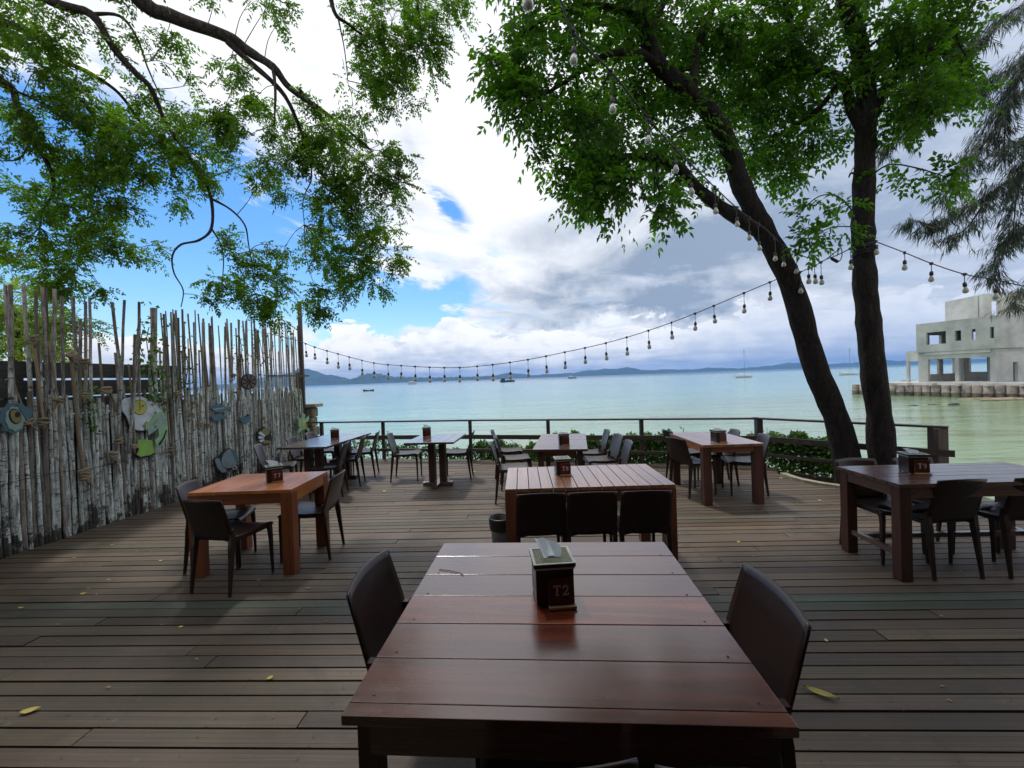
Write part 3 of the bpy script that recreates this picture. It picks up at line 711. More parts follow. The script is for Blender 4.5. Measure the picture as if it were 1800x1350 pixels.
# ground floor front: frame with two wide bays
gz = onb(1700, 628)[1] - PZ
lo_h = [hole(1631, 632, 1679, 672), hole(1685, 630, 1741, 672)]
lo_h = [(h[0], h[1], .12, h[3]) for h in lo_h]
wall_grid('lower_wall', 'concrete', bld, Z3, BU, BN, (0, UL - .02), (0, zm - .005), lo_h, .3)
wall_grid('lintel', 'concrete2', bld, Z3 - BN * .12, BU, BN, (lo_h[0][0] - .15, lo_h[1][1] + .1), (zm - .35, zm - .01), [], .115)
MB().box(0, 1, 0, 1, 0, 1)
def slab(name, ma, parent, u0, u1, n0, n1, z0, z1):
    mb = MB(); vs = [Z3 + BU * u + BN * n_ + Vector((0, 0, z)) for z in (z0, z1) for u, n_ in ((u0, n0), (u1, n0), (u1, n1), (u0, n1))]
    mb.add(vs, [(0, 3, 2, 1), (4, 5, 6, 7), (0, 1, 5, 4), (1, 2, 6, 5), (2, 3, 7, 6), (3, 0, 4, 7)]); return mb.build(name, ma, parent)
slab('middle_floor', 'concrete', bld, .01, UL - .01, .31, DEP - .3, zm - .3, zm - .02)
slab('roof_slab', 'concrete', bld, .01, UL - .01, .01, DEP - .02, zt - .45, zt - .2)
# rear walls with openings through which the sea shows
rh = [hole(1640, 640, 1661, 659, DEP), hole(1671, 638, 1718, 656, DEP)]
rh = [(1.0, 2.6, 1.0, 2.7), (3.0, 4.6, 1.0, 2.7), (5.0, 6.6, 1.0, 2.7)]
wall_grid('rear_wall', 'concrete', bld, BN * (DEP - .3), BU, BN, (0.0, UL), (0, zm), [(h[0], min(h[1], UL - .4), h[2], h[3]) for h in rh], .3)
wall_grid('rear_upper_wall', 'concrete', bld, BN * (DEP - .3), BU, BN, (0.0, UL), (zm + .005, zt), [(1.0, 2.6, zm + 1.1, zm + 2.2), (3.2, 4.2, zm + 1.0, zm + 2.2)], .3)
# far end and near end walls (ends run along BN)
wall_grid('end_wall', 'concrete', bld, Z3 + BU * .0, BN, BU, (.31, DEP - .31), (0, zt - .46), [(1.2, 2.8, .9, 2.6), (3.4, 5.2, .9, 2.6), (1.4, 3.2, zm + .8, zm + 2.0)], .25)
wall_grid('end_wall', 'concrete', bld, BU * (UL + .005), BN, BU, (-.25, 4.2), (zm, zt), [], .25)
wall_grid('end_wall', 'concrete', bld, BU * (UL - .30), BN, BU, (.31, 5.0), (0, zm - .31), [(2.4, 3.1, 0.0, 2.0)], .25)
for s_ in (2.1, 4.6): slab('column', 'concrete', bld, s_ * BLEN / 7, s_ * BLEN / 7 + .35, 3.0, 3.35, .01, zm - .31)
# porch frame at the seaward (left) end
MB_ = wall_grid('porch_frame', 'concrete2', bld, BU * -1.25, BU, BN, (0, 1.24), (0, onb(1606, 617)[1] - PZ), [(.22, 1.6, -1, onb(1606, 635)[1] - PZ)], .3)
slab('terrace_slab', 'concrete2', bld, -3.6, 12, -1.1, DEP + 4, -.22, -.005)
# rear stair tower and the wing on the right
tw = W(1727, 530, BB.y + 2.5)
tz = (CH + (635.5 - 518) / FPX * (BB.y + 2.5)) - PZ
TO = Vector((W(1729, 560, 44.5).x, 44.5, 0)) - Vector((BA.x, BA.y, 0))
wall_grid('tower_wall', 'concrete2', bld, TO, Vector((1, -.15, 0)).normalized(), Vector((.15, 1, 0)).normalized(), (0, 7.5), (zt - .6, tz), [(.75, 1.6, zt - .1, tz - .75)], .5)
wall_grid('tower_wall', 'concrete2', bld, TO + Vector((-.0, .55, 0)), Vector((.15, 1, 0)).normalized(), Vector((1, -.15, 0)).normalized(), (0, 4.0), (zt - .6, tz - .05), [], .4)
WO = BU * UL + BN * 4.3
wall_grid('wing_wall', 'concrete2', bld, WO - BU * .6, BN, BU, (0, 9), (zm + .1, zt - .15), [], .3)
wall_grid('wing_wall', 'concrete2', bld, WO - BU * 1.2, BN, BU, (.8, 9), (0, zm + .08), [(1.6, 3.0, .2, 2.2)], .3)
for k in range(6): slab('stair_step', 'concrete', bld, UL - .3 + .25 * k, UL - .05 + .25 * k, 5.2, 7.5, .0, .18 * (6 - k))
# sea wall of standing concrete pipes
sw = empty('sea_wall', BA - BN * 1.3, label='sea wall of stained upright concrete pipes under the unfinished building', cat='sea wall')
pm = MB().lathe([(.0, -2.4), (.43, -2.4), (.43, -1.1), (.47, -1.08), (.47, -.98), (.42, -.96), (.42, -.27), (.36, -.26), (0, -.26)], 12).mesh('pipe', 'pipe', True)
k = 0; u = -6.2
while u < 17:
    inst('pipe', pm, sw, BU * u + BN * r3.uniform(-.05, .05) + Vector((0, 0, r3.uniform(-.04, .04))), (r3.uniform(-.03, .03), r3.uniform(-.03, .03), r3.uniform(0, 6)), (1, 1, 1)); u += .88
for j in range(-2, 8): 
    mb = MB(); vs = [BU * (j * 2.4 + a) + BN * (b - .1) + Vector((0, 0, z)) for z in (-.3, -.02) for a, b in ((-.12, -.5), (.12, -.5), (.12, .2), (-.12, .2))]
    mb.add(vs, [(0, 3, 2, 1), (4, 5, 6, 7), (0, 1, 5, 4), (1, 2, 6, 5), (2, 3, 7, 6), (3, 0, 4, 7)]).build('bracket', 'concrete2', sw)
# filled ground behind the sea wall
mb = MB(); vs = [BA + BU * u_ + BN * n_ + Vector((0, 0, z)) for z in (-2.5, -.23) for u_, n_ in ((-6.5, -1.25), (17, -1.25), (17, 40), (-6.5, 40))]
tag(mb.add(vs, [(0, 3, 2, 1), (4, 5, 6, 7), (0, 1, 5, 4), (1, 2, 6, 5), (2, 3, 7, 6), (3, 0, 4, 7)]).build('ground', 'concrete2'), 'filled ground behind the sea wall across the bay', kind='structure')
def rock(px, py, r, label, sq=(1, 1, .6), zoff=0.0, seed=0, ma='rock'):
    q = random.Random(seed + int(px)); p = F(px, py, WZ); mb = MB(); rings = 5; n = 9; prof = []
    vs = [(0, 0, sq[2] * r)]; fs = []
    for i in range(1, rings + 1):
        a = pi / 2 * (1 - i / rings) - (.25 if i == rings else 0)
        for k in range(n):
            w_ = r * q.uniform(.78, 1.15); vs.append((cos(a) * w_ * sq[0] * cos(2 * pi * k / n), cos(a) * w_ * sq[1] * sin(2 * pi * k / n), sin(a) * w_ * sq[2]))
    for k in range(n): fs.append((0, 1 + k, 1 + (k + 1) % n))
    for i in range(rings - 1):
        for k in range(n): a = 1 + i * n + k; b = 1 + i * n + (k + 1) % n; fs.append((a, a + n, b + n, b))
    o = mb.add(vs, fs).build('rock', ma, smooth=True, loc=(p.x, p.y, WZ + zoff)); return tag(o, label, 'rock')
rock(1741, 697.5, 1.15, 'largest tan rock heaped at the foot of the pipe sea wall', (1.5, 1, .95))
rock(1770, 703, .8, 'flat sandy rock at water level right of the heaped tan rock', (3.2, 1, .3), seed=1)
rock(1716, 701, .6, 'flat sandy rock at water level left of the heaped tan rock', (3.5, 1, .22), seed=2)
rock(1677, 712, .33, 'darkest small rock awash in the shallow bay below the building', (1.5, 1, .55), seed=3, ma='hulld')
rock(1643, 711, .3, 'small pale rock awash left of the darkest rock', (1.8, 1, .35), seed=4)
rock(1606, 713, .28, 'small dark rock awash nearest the upright tree trunk', (1.8, 1, .3), seed=5, ma='hulld')
rock(1590, 679.5, 1.1, 'brown boulder at the seaward tip of the filled ground', (2.4, 1.2, .9), seed=6)
# ================================================================== pavilion behind the camera (its roof shades the near deck)
pv = empty('pavilion', (0, -2, 0), label='open fronted restaurant pavilion behind the viewpoint with low roof over the near deck', cat='building')
MB().box(-9, 9, -6.0, 3.5, 3.25, 3.4).build('roof', 'fade', pv)
MB().box(-9, 9, -6.2, -6.0, -.3, 3.24).build('rear_wall', 'fade', pv)
for x in (-8.9, 8.8): MB().box(x, x + .12, -6, .6, -.3, 3.24).build('side_wall', 'fade', pv)
for x in (-6.3, 6.9): MB().box(x, x + .16, 2.4, 2.56, -.3, 3.24).build('post', 'dark_z', pv)
# ================================================================== trees
def limb(mb, pts, r0, r1, n=9, sub=5, wob=.07, rng=None, swell=True):
    P = smoothline(pts, sub); k = len(P)
    mb.tube(P, [(r0 + (r1 - r0) * (i / (k - 1)) ** .8) * (1 + .05 * sin(i * 1.3)) for i in range(k)], n, wob=wob, rng=rng or r3); return P
def nearest(P, q): return min(P, key=lambda a: (a - q).length)
def twigs(mb, tips, anchors, r=.012, seed=3, maxd=9):
    q = random.Random(seed)
    for c, subs in tips:
        a = nearest(anchors, c); d = (c - a).length
        if d > maxd: continue
        mid = a.lerp(c, .5) + Vector((q.uniform(-.1, .1), q.uniform(-.1, .1), q.uniform(-.02, .14))) * min(1.0, d)
        mb.tube(smoothline([a, mid, c], 4), rad_interp(r * (1 + .4 * d), r * .6, 9), 5)
        for s_ in subs:
            mb.tube(smoothline([c.lerp(a, .15), c.lerp(s_, .5) + Vector((0, 0, q.uniform(0, .05))), s_], 3), rad_interp(r * .55, r * .22, 7), 4, cap=False)
def crown(parent, clusters, ma, spray_len, npair, ll, lw, dens, depth=.8, curl=.25, sub=.22, loc=None):
    P, D, tips = cluster_points(clusters, ll * lw * .5, npair * 2 + 1, dens, depth, sub)
    C, A, Nn, L, Wd = sprays(P, D, spray_len, npair, ll, lw, curl)
    me = leaf_mesh('crown', C - (np.array(parent.location) if parent else 0), A, Nn, L, Wd, ma)
    o = bpy.data.objects.new('crown', me); COL.objects.link(o); o.parent = parent; o['kind'] = 'stuff'
    return tips
# ---- broad trees standing in the deck opening
def px_line(lst, Ys): return [W(x, y, Yd) for (x, y), Yd in zip(lst, Ys)]
t1 = W(1492, 830, 6.0); t1.z = 0
tr1 = empty('broad_tree', (t1.x, t1.y, -.4), label='leaning dark tree trunk forking low, rising leftwards from the deck opening', cat='tree', group='trees in the deck opening')
O1 = Vector(tr1.location)
mb = MB(); r3 = random.Random(8)
main = limb(mb, [p - O1 for p in [Vector((t1.x + .06, t1.y, -.9)), W(1483, 780, 6.0), W(1431, 640, 6.0), W(1391, 500, 5.9), W(1345, 410, 5.8), W(1305, 330, 5.75), W(1283, 265, 5.7), W(1262, 215, 5.6), W(1215, 165, 5.5), W(1160, 115, 5.4), W(1135, 60, 5.4), W(1112, 0, 5.3), W(1085, -90, 5.2), W(1075, -260, 5.1)]], .178, .066, 12, 6)
MB_t = mb
b1 = limb(mb, [p - O1 for p in [W(1335, 405, 5.8), W(1300, 385, 5.75), W(1255, 355, 5.7), W(1220, 325, 5.6), W(1200, 300, 5.5), W(1170, 282, 5.4), W(1130, 275, 5.3), W(1085, 276, 5.3), W(1050, 285, 5.2)]], .105, .03, 9)
b2 = limb(mb, [p - O1 for p in [W(1262, 215, 5.6), W(1240, 225, 5.7), W(1205, 228, 5.9), W(1180, 240, 6.1)]], .05, .02, 7)
b3 = limb(mb, [p - O1 for p in [W(1160, 118, 5.4), W(1130, 95, 5.2), W(1095, 92, 5.0), W(1060, 100, 4.9), W(1000, 140, 4.8), W(950, 170, 4.8)]], .06, .018, 7)
b4 = limb(mb, [p - O1 for p in [W(1125, 30, 5.3), W(1060, 10, 5.0), W(980, 20, 4.8), W(920, 60, 4.8)]], .05, .015, 7)
b5 = limb(mb, [p - O1 for p in [W(1215, 165, 5.5), W(1225, 90, 5.8), W(1250, 20, 6.0), W(1270, -60, 6.2)]], .07, .03, 7)
b6 = limb(mb, [p - O1 for p in [W(1140, 70, 5.4), W(1160, 20, 5.8), W(1190, -50, 6.1)]], .06, .03, 7)
clR1 = [(905, 40, 38, 40, 4.9), (905, 110, 45, 55, 4.8, 1.1), (930, 180, 52, 50, 4.8, 1.2), (915, 220, 28, 22, 4.8), (942, 250, 16, 30, 4.8, .9), (970, 30, 60, 45, 4.9, .8), (960, 130, 40, 40, 5.0, .7), (1000, 80, 50, 50, 5.0, .6), (985, 170, 50, 42, 5.0), (1050, 50, 60, 50, 5.2, .8), (1060, 150, 60, 50, 5.4, .8), (1030, 210, 55, 42, 5.2, 1.0), (1110, 60, 50, 50, 5.6, .8), (1120, 150, 60, 45, 5.8, .8),
        (1090, 235, 65, 40, 5.4, 1.1), (1030, 290, 45, 40, 5.2, 1.2), (1015, 345, 25, 34, 5.2, 1.0), (1060, 330, 45, 38, 5.2, 1.2), (1105, 320, 50, 30, 5.2, 1.1), (1150, 350, 38, 24, 5.2, .9), (1170, 375, 22, 16, 5.2, .8), (1140, 290, 50, 36, 5.4, 1.0), (1175, 225, 55, 45, 5.9, .9), (1180, 140, 50, 45, 5.9, .8), (1215, 60, 55, 55, 6.1, .9), (1225, 260, 40, 35, 6.1, .6), (1240, 130, 50, 45, 6.2, .9), (1160, 20, 60, 40, 5.9, .9), (1270, 60, 45, 50, 6.3, 1.0), (1085, 368, 12, 20, 5.2, .7), (1245, 330, 22, 26, 5.5, .25), (1175, 295, 30, 26, 5.4, .6),
        (1000, -60, 160, 50, 5.0, .5), (1200, -60, 130, 60, 5.8, .5), (1000, -350, 300, 200, 4.2, .25), (1300, -350, 260, 200, 4.6, .25)]  # sparse clusters high above the frame are added, unseen, to darken the deck
tips = crown(tr1, clR1, 'leafR', .27, 4, .086, .044, 4.9, 1.1)
twigs(mb, [(c - O1, [s_ - O1 for s_ in ss]) for c, ss in tips], b1 + b2 + b3 + b4 + b5 + b6 + main[30:], .012)
mb.build('trunk', 'bark', tr1, True)
t2 = W(1549, 833, 5.8); t2.z = 0
tr2 = empty('broad_tree', (t2.x, t2.y, -.4), label='upright dark tree trunk on the right of the leaning one in the deck opening', cat='tree', group='trees in the deck opening')
O2 = Vector(tr2.location); mb = MB()
main2 = limb(mb, [p - O2 for p in [Vector((t2.x + .02, t2.y, -.9)), W(1550, 780, 5.8), W(1534, 640, 5.8), W(1523, 530, 5.8), W(1517, 430, 5.8), W(1519, 320, 5.8), W(1522, 230, 5.8), W(1522, 150, 5.8), W(1510, 80, 5.8), W(1487, 0, 5.8), W(1465, -120, 5.8), W(1450, -280, 5.9)]], .165, .088, 12, 6)
c1 = limb(mb, [p - O2 for p in [W(1522, 235, 5.8), W(1500, 200, 5.8), W(1480, 140, 5.8), W(1430, 120, 5.8), W(1400, 80, 5.9), W(1380, 0, 6.0), W(1370, -60, 6)]], .08, .03, 8)
c2 = limb(mb, [p - O2 for p in [W(1524, 225, 5.8), W(1560, 150, 5.7), W(1600, 105, 5.6), W(1625, 95, 5.5), W(1680, 60, 5.4)]], .08, .025, 8)
c3 = limb(mb, [p - O2 for p in [W(1480, 140, 5.8), W(1440, 190, 5.9), W(1400, 220, 6.1), W(1350, 240, 6.2), W(1310, 200, 6.3)]], .045, .018, 7)
c4 = limb(mb, [p - O2 for p in [W(1517, 400, 5.8), W(1480, 350, 5.6), W(1440, 345, 5.5), W(1400, 380, 5.4)]], .012, .006, 5)
c5 = limb(mb, [p - O2 for p in [W(1520, 320, 5.8), W(1560, 290, 5.6), W(1610, 295, 5.5), W(1660, 310, 5.4)]], .014, .006, 5)
c6 = limb(mb, [p - O2 for p in [W(1519, 400, 5.8), W(1460, 400, 5.6), W(1420, 430, 5.4)]], .010, .005, 5)
c7 = limb(mb, [p - O2 for p in [W(1522, 312, 5.8), W(1498, 304, 5.7), W(1492, 312, 5.65)]], .022, .008, 5)
clR2 = [(1310, 40, 55, 50, 6.3), (1310, 130, 55, 50, 6.3), (1300, 200, 50, 40, 6.3, .9), (1320, 250, 45, 40, 6.3, 1.1), (1390, 290, 18, 26, 6.2, 1.0), (1380, 240, 45, 42, 6.2, 1.1), (1385, 170, 50, 45, 6.1, .9), (1370, 90, 50, 50, 6.1, .9), (1430, 180, 40, 45, 6.0, .9), (1445, 235, 38, 30, 5.9, .8), (1415, 50, 45, 50, 6.0, .8), (1455, 90, 35, 50, 6.0, .7), (1350, 300, 18, 22, 6.2, .8), (1460, 20, 50, 35, 6.0, .7),
        (1560, 40, 50, 50, 5.8, .8), (1560, 120, 42, 45, 5.7, .7), (1610, 60, 50, 50, 5.6, 1.0), (1640, 120, 50, 45, 5.5, 1.1), (1600, 165, 50, 38, 5.6, 1.1), (1655, 175, 38, 34, 5.5, 1.0), (1600, 205, 30, 22, 5.6, .8), (1670, 40, 48, 50, 5.4, 1.0), (1700, 100, 30, 40, 5.4, .8), (1545, 180, 25, 30, 5.7, .7), (1710, 20, 30, 30, 5.4, .6), (1450, -50, 160, 40, 6, .4), (1620, -50, 110, 40, 5.6, .4), (1600, -350, 260, 200, 5.2, .25)]  # sparse cluster far above the frame added to shade the deck
tips = crown(tr2, clR2, 'leafR', .27, 4, .086, .044, 4.9, 1.1)
twigs(mb, [(c - O2, [s_ - O2 for s_ in ss]) for c, ss in tips], c1 + c2 + c3 + main2[40:], .012)
clS = [(1440, 360, 34, 12, 5.5, .5), (1405, 385, 26, 24, 5.4, .5), (1475, 350, 20, 18, 5.6, .5), (1450, 410, 34, 24, 5.5, .75), (1425, 430, 22, 22, 5.4, .8), (1475, 395, 24, 20, 5.6, .8), (1575, 300, 30, 16, 5.6, .4), (1610, 308, 26, 18, 5.5, .7), (1650, 318, 32, 22, 5.4, 1.2), (1670, 330, 20, 14, 5.4, 1.0)]
tips = crown(tr2, clS, 'leafR', .22, 4, .085, .045, 3.2, .7)
twigs(mb, [(c - O2, [s_ - O2 for s_ in ss]) for c, ss in tips], c4 + c5 + c6, .005)
mb.build('trunk', 'bark', tr2, True)
# ---- overhanging tree on the left: its trunk stands outside the picture, beyond the board wall
TL = Vector((-7.6, 2.6, -.6))
tl = empty('overhanging_tree', TL, label='fine leaved tree reaching in over the fence from the upper left with long bare limbs', cat='tree')
mb = MB(); r3 = random.Random(31)
fork = Vector((-6.9, 2.9, 4.6))
tk = limb(mb, [Vector((0, 0, 0)), Vector((.1, .05, 1.5)), Vector((.35, .1, 3.4)), fork - TL], .34, .22, 12)
def LB(lst, r0, r1, start=None, n=8):
    P = [(W(x, y, Yd) - TL) for x, y, Yd in lst]
    if start is not None: P = [start - TL] + P
    return limb(mb, P, r0, r1, n, 5, .06)
L = []
L += LB([(60, -160, 4.2), (245, 0, 4.6), (300, 28, 4.7), (400, 65, 4.9), (440, 92, 5.0), (480, 118, 5.0), (510, 155, 5.1), (560, 190, 5.2), (600, 220, 5.3), (650, 262, 5.4)], .105, .012, fork, 10)
L += LB([(400, 72, 4.9), (440, 110, 5.0), (485, 150, 5.1), (510, 185, 5.2), (535, 245, 5.4), (560, 300, 5.5), (615, 365, 5.6)], .040, .010)
L += LB([(480, 118, 5.0), (484, 160, 4.9), (482, 220, 4.9)], .026, .008)
L += LB([(525, 155, 5.1), (560, 200, 5.3), (600, 245, 5.5), (625, 262, 5.6)], .02, .007)
L += LB([(540, 245, 5.4), (548, 310, 5.4), (533, 350, 5.4), (535, 395, 5.4)], .012, .004)
L += LB([(-120, -120, 4.0), (85, 0, 4.4), (160, 25, 4.5), (200, 85, 4.6), (240, 130, 4.7), (265, 155, 4.8), (290, 215, 5.0)], .06, .022, fork)
L += LB([(290, 215, 5.0), (345, 295, 5.2), (370, 345, 5.3), (372, 400, 5.3), (350, 422, 5.2), (318, 430, 5.2), (303, 450, 5.2), (306, 480, 5.2), (322, 510, 5.2), (318, 540, 5.2)], .024, .005)
L += LB([(373, 350, 5.3), (405, 368, 5.4), (430, 395, 5.4), (437, 430, 5.5), (445, 480, 5.5)], .016, .005)
L += LB([(372, 402, 5.3), (388, 430, 5.3), (393, 460, 5.3), (390, 500, 5.3)], .012, .004)
L += LB([(160, 25, 4.5), (210, 28, 4.6), (240, 65, 4.7), (260, 120, 4.8), (285, 175, 4.9)], .02, .006)
L += LB([(-200, -40, 4.0), (10, 40, 4.4), (60, 60, 4.5), (100, 100, 4.6), (160, 130, 4.8), (210, 165, 5.0), (250, 220, 5.2)], .055, .012, fork)
L += LB([(-220, 60, 4.0), (0, 140, 4.6), (30, 185, 4.7), (55, 245, 4.8), (85, 290, 4.9), (95, 335, 5.0), (75, 370, 5.1), (70, 400, 5.2)], .05, .008, fork)
L += LB([(55, 245, 4.8), (35, 278, 4.8), (5, 283, 4.8)], .014, .006)
L += LB([(0, 150, 4.6), (40, 165, 4.7), (90, 190, 4.9)], .02, .006)
L += LB([(85, 290, 4.9), (110, 320, 5.0)], .012, .005)
L += LB([(200, -200, 3.6), (560, -120, 4.6), (578, -20, 5.0), (590, 25, 5.1), (612, 42, 5.2), (640, 62, 5.4), (690, 70, 5.6)], .05, .006, fork)
L += LB([(595, 35, 5.0), (606, 90, 5.1), (612, 150, 5.1)], .010, .004)
L += LB([(620, -100, 4.6), (720, -40, 5.4), (740, 60, 5.6)], .03, .012)
lc = [(20, 25, 60, 40, 4.5, 1.2), (60, 75, 60, 24, 4.6, .7), (110, 75, 45, 18, 4.6, .8), (25, 105, 40, 30, 4.6, .5), (55, 130, 50, 22, 4.7, .8), (110, 150, 50, 28, 4.8, .9), (75, 185, 50, 30, 4.8, .9), (140, 190, 60, 32, 4.9, 1.0), (95, 225, 50, 28, 4.9, 1.0), (180, 225, 55, 34, 5.0, 1.1), (130, 265, 50, 30, 5.0, 1.1), (240, 170, 45, 22, 5.0, .6), (235, 235, 50, 38, 5.1, 1.2), (215, 285, 55, 34, 5.1, 1.2), (290, 225, 40, 40, 5.1, 1.1), (325, 190, 28, 34, 5.0, .7), (330, 150, 22, 22, 5.0, .4), (285, 285, 50, 32, 5.2, 1.2), (340, 260, 38, 34, 5.2, 1.1), (350, 305, 45, 14, 5.2, .8), (165, 310, 50, 30, 5.1, 1.1), (330, 345, 22, 20, 5.2, .9), (210, 335, 50, 22, 5.1, .9), (390, 318, 28, 9, 5.2, .5),
      (293, 58, 30, 18, 4.7, 1.1), (235, 62, 25, 15, 4.7, .7), (240, 20, 30, 20, 4.7, .4), (110, 30, 30, 20, 4.6, .5), (150, 60, 40, 25, 4.7, .4), (130, 85, 20, 10, 4.7, .8), (200, 115, 30, 20, 4.8, .4), (305, 115, 22, 12, 4.9, .3), (270, 95, 22, 20, 4.8, .3), (15, 210, 30, 30, 4.8, .6), (15, 250, 20, 18, 4.8, .8),
      (40, 340, 50, 28, 5.1, .7), (110, 350, 60, 30, 5.2, .9), (60, 390, 55, 28, 5.2, .7), (150, 385, 55, 28, 5.2, 1.1), (215, 385, 40, 20, 5.2, .8), (95, 430, 60, 26, 5.3, .9), (180, 425, 60, 24, 5.3, 1.2), (245, 435, 32, 12, 5.3, 1.1), (35, 445, 40, 26, 5.3, .6), (75, 480, 55, 24, 5.4, .8), (145, 475, 45, 22, 5.4, 1.1), (140, 505, 50, 14, 5.4, 1.2), (175, 500, 26, 10, 5.4, .9), (20, 480, 25, 16, 5.4, .5), (265, 450, 20, 8, 5.3, .9),
      (405, 108, 20, 12, 5.0, 1.1), (385, 140, 24, 14, 5.0, .5), (430, 125, 28, 18, 5.0, 1.1), (455, 165, 26, 24, 5.0, 1.0), (395, 190, 30, 22, 5.0, 1.2), (430, 205, 34, 28, 5.0, 1.2), (380, 235, 26, 20, 5.0, 1.1), (425, 245, 30, 16, 5.0, 1.0), (365, 215, 18, 16, 5.0, .8), (520, 165, 20, 12, 5.1, .6), (520, 195, 34, 20, 5.2, 1.0), (555, 225, 40, 26, 5.3, 1.2), (500, 240, 34, 22, 5.2, .9), (590, 250, 34, 26, 5.4, 1.0), (480, 285, 40, 22, 5.3, 1.1), (430, 290, 28, 12, 5.3, .7), (520, 275, 36, 26, 5.3, 1.2), (450, 325, 30, 18, 5.3, 1.0), (505, 335, 20, 24, 5.4, .9), (565, 285, 36, 26, 5.4, 1.2), (625, 275, 24, 20, 5.5, .9), (665, 255, 22, 16, 5.5, 1.1), (705, 275, 24, 18, 5.5, 1.0), (660, 295, 34, 24, 5.5, 1.3), (640, 330, 42, 28, 5.5, 1.2), (690, 325, 34, 24, 5.5, 1.2), (590, 325, 30, 26, 5.5, 1.0), (585, 370, 36, 28, 5.5, 1.2), (640, 375, 40, 28, 5.5, 1.2), (695, 360, 22, 16, 5.5, .9), (570, 420, 36, 26, 5.5, 1.2), (625, 420, 40, 26, 5.5, 1.2), (670, 405, 26, 22, 5.5, .8), (680, 445, 44, 20, 5.5, 1.1), (615, 465, 46, 26, 5.6, 1.3), (650, 490, 34, 24, 5.6, 1.2), (560, 475, 34, 26, 5.5, 1.2), (620, 510, 22, 12, 5.6, 1.0), (500, 435, 26, 16, 5.4, 1.0), (480, 430, 14, 8, 5.4, .7), (555, 510, 26, 16, 5.5, 1.0), (545, 540, 26, 14, 5.5, 1.1), (560, 560, 14, 10, 5.5, .8),
      (405, 415, 26, 16, 5.4, 1.0), (430, 445, 28, 14, 5.4, .9), (400, 450, 14, 12, 5.4, .6), (385, 490, 30, 14, 5.4, .9), (360, 525, 26, 12, 5.4, .9), (430, 490, 36, 20, 5.5, 1.2), (480, 500, 36, 22, 5.5, 1.2), (440, 525, 40, 16, 5.5, 1.2), (495, 535, 34, 16, 5.5, 1.2), (445, 550, 34, 12, 5.5, 1.0), (490, 562, 24, 10, 5.5, .8), (525, 520, 20, 14, 5.5, .8),
      (470, 12, 30, 16, 4.9, .8), (490, 38, 18, 14, 4.9, .9), (440, 2, 30, 8, 4.9, .5), (375, 0, 18, 6, 4.8, .6), (640, 15, 34, 22, 5.4, .5), (650, 60, 30, 22, 5.5, 1.1), (690, 30, 45, 34, 5.5, .9), (740, 60, 44, 34, 5.6, 1.2), (690, 80, 44, 30, 5.6, 1.3), (780, 10, 45, 26, 5.6, .8), (805, 45, 22, 14, 5.6, .6), (750, 15, 40, 30, 5.6, .9), (735, 110, 36, 22, 5.6, 1.2), (680, 120, 40, 26, 5.6, 1.3), (700, 155, 40, 24, 5.6, 1.3), (690, 190, 24, 12, 5.6, 1.1), (725, 185, 16, 12, 5.6, .7), (650, 110, 22, 22, 5.5, .7), (655, 160, 16, 26, 5.5, .5), (640, 200, 20, 18, 5.5, .6), (610, 140, 10, 20, 5.3, .4), (620, 185, 10, 16, 5.3, .4), (640, 225, 14, 12, 5.5, .5), (770, 80, 20, 16, 5.6, .6), (760, 130, 14, 12, 5.6, .6), (600, 270, 50, 60, 5.5, .4)]
lc += [(-80, 60, 80, 80, 4.2, .5), (-80, 250, 80, 90, 4.6, .5), (-60, 430, 60, 60, 5.0, .5), (250, -50, 250, 30, 4.6, .3), (300, -300, 350, 180, 4.2, .18), (700, -300, 200, 180, 4.6, .15)]  # the highest, thinnest clusters are out of view, added for deck shade
tips = crown(tl, lc, 'leafL', .15, 5, .046, .023, 3.2, 1.2, .3, .12)
twigs(mb, [(c - TL, [s_ - TL for s_ in ss]) for c, ss in tips], L, .0045, 5)
mb.build('trunk', 'bark2', tl, True)
# ---- feathery bright tree behind the fence
bt = empty('garden_tree', (W(20, 600, 8.5).x, 8.5, -.6), label='bright yellow green feathery tree behind the stake fence at the left edge', cat='tree')
OB = Vector(bt.location); mb = MB(); r3 = random.Random(44)
gt = limb(mb, [Vector((0, 0, 0)), Vector((.1, 0, 1.2)), W(30, 600, 8.5) - OB, W(50, 555, 8.4) - OB], .13, .05)
gb = limb(mb, [W(30, 610, 8.5) - OB, W(90, 570, 8.4) - OB, W(150, 580, 8.3) - OB], .04, .012)
tips = crown(bt, [(15, 530, 40, 30, 8.6, 1.4), (60, 545, 50, 35, 8.6, 1.4), (20, 585, 50, 40, 8.6, 1.5), (85, 590, 40, 36, 8.5, 1.3), (50, 615, 70, 16, 8.5, 1.3), (110, 615, 25, 10, 8.4, 1.2), (100, 555, 24, 20, 8.5, 1.0), (-50, 570, 60, 60, 8.8, 1.0)], 'leafF', .3, 7, .065, .028, 2.4, .8, .35)
twigs(mb, [(c - OB, [s_ - OB for s_ in ss]) for c, ss in tips], gt + gb, .012)
tips = crown(bt, [(130, 570, 34, 10, 8.3, 1.2), (165, 582, 20, 7, 8.3, 1.2), (110, 560, 24, 12, 8.3, 1.0), (140, 560, 16, 6, 8.3, .8)], 'leafL', .26, 6, .06, .026, 2, .5, .35)
mb.build('trunk', 'bark3', bt, True)
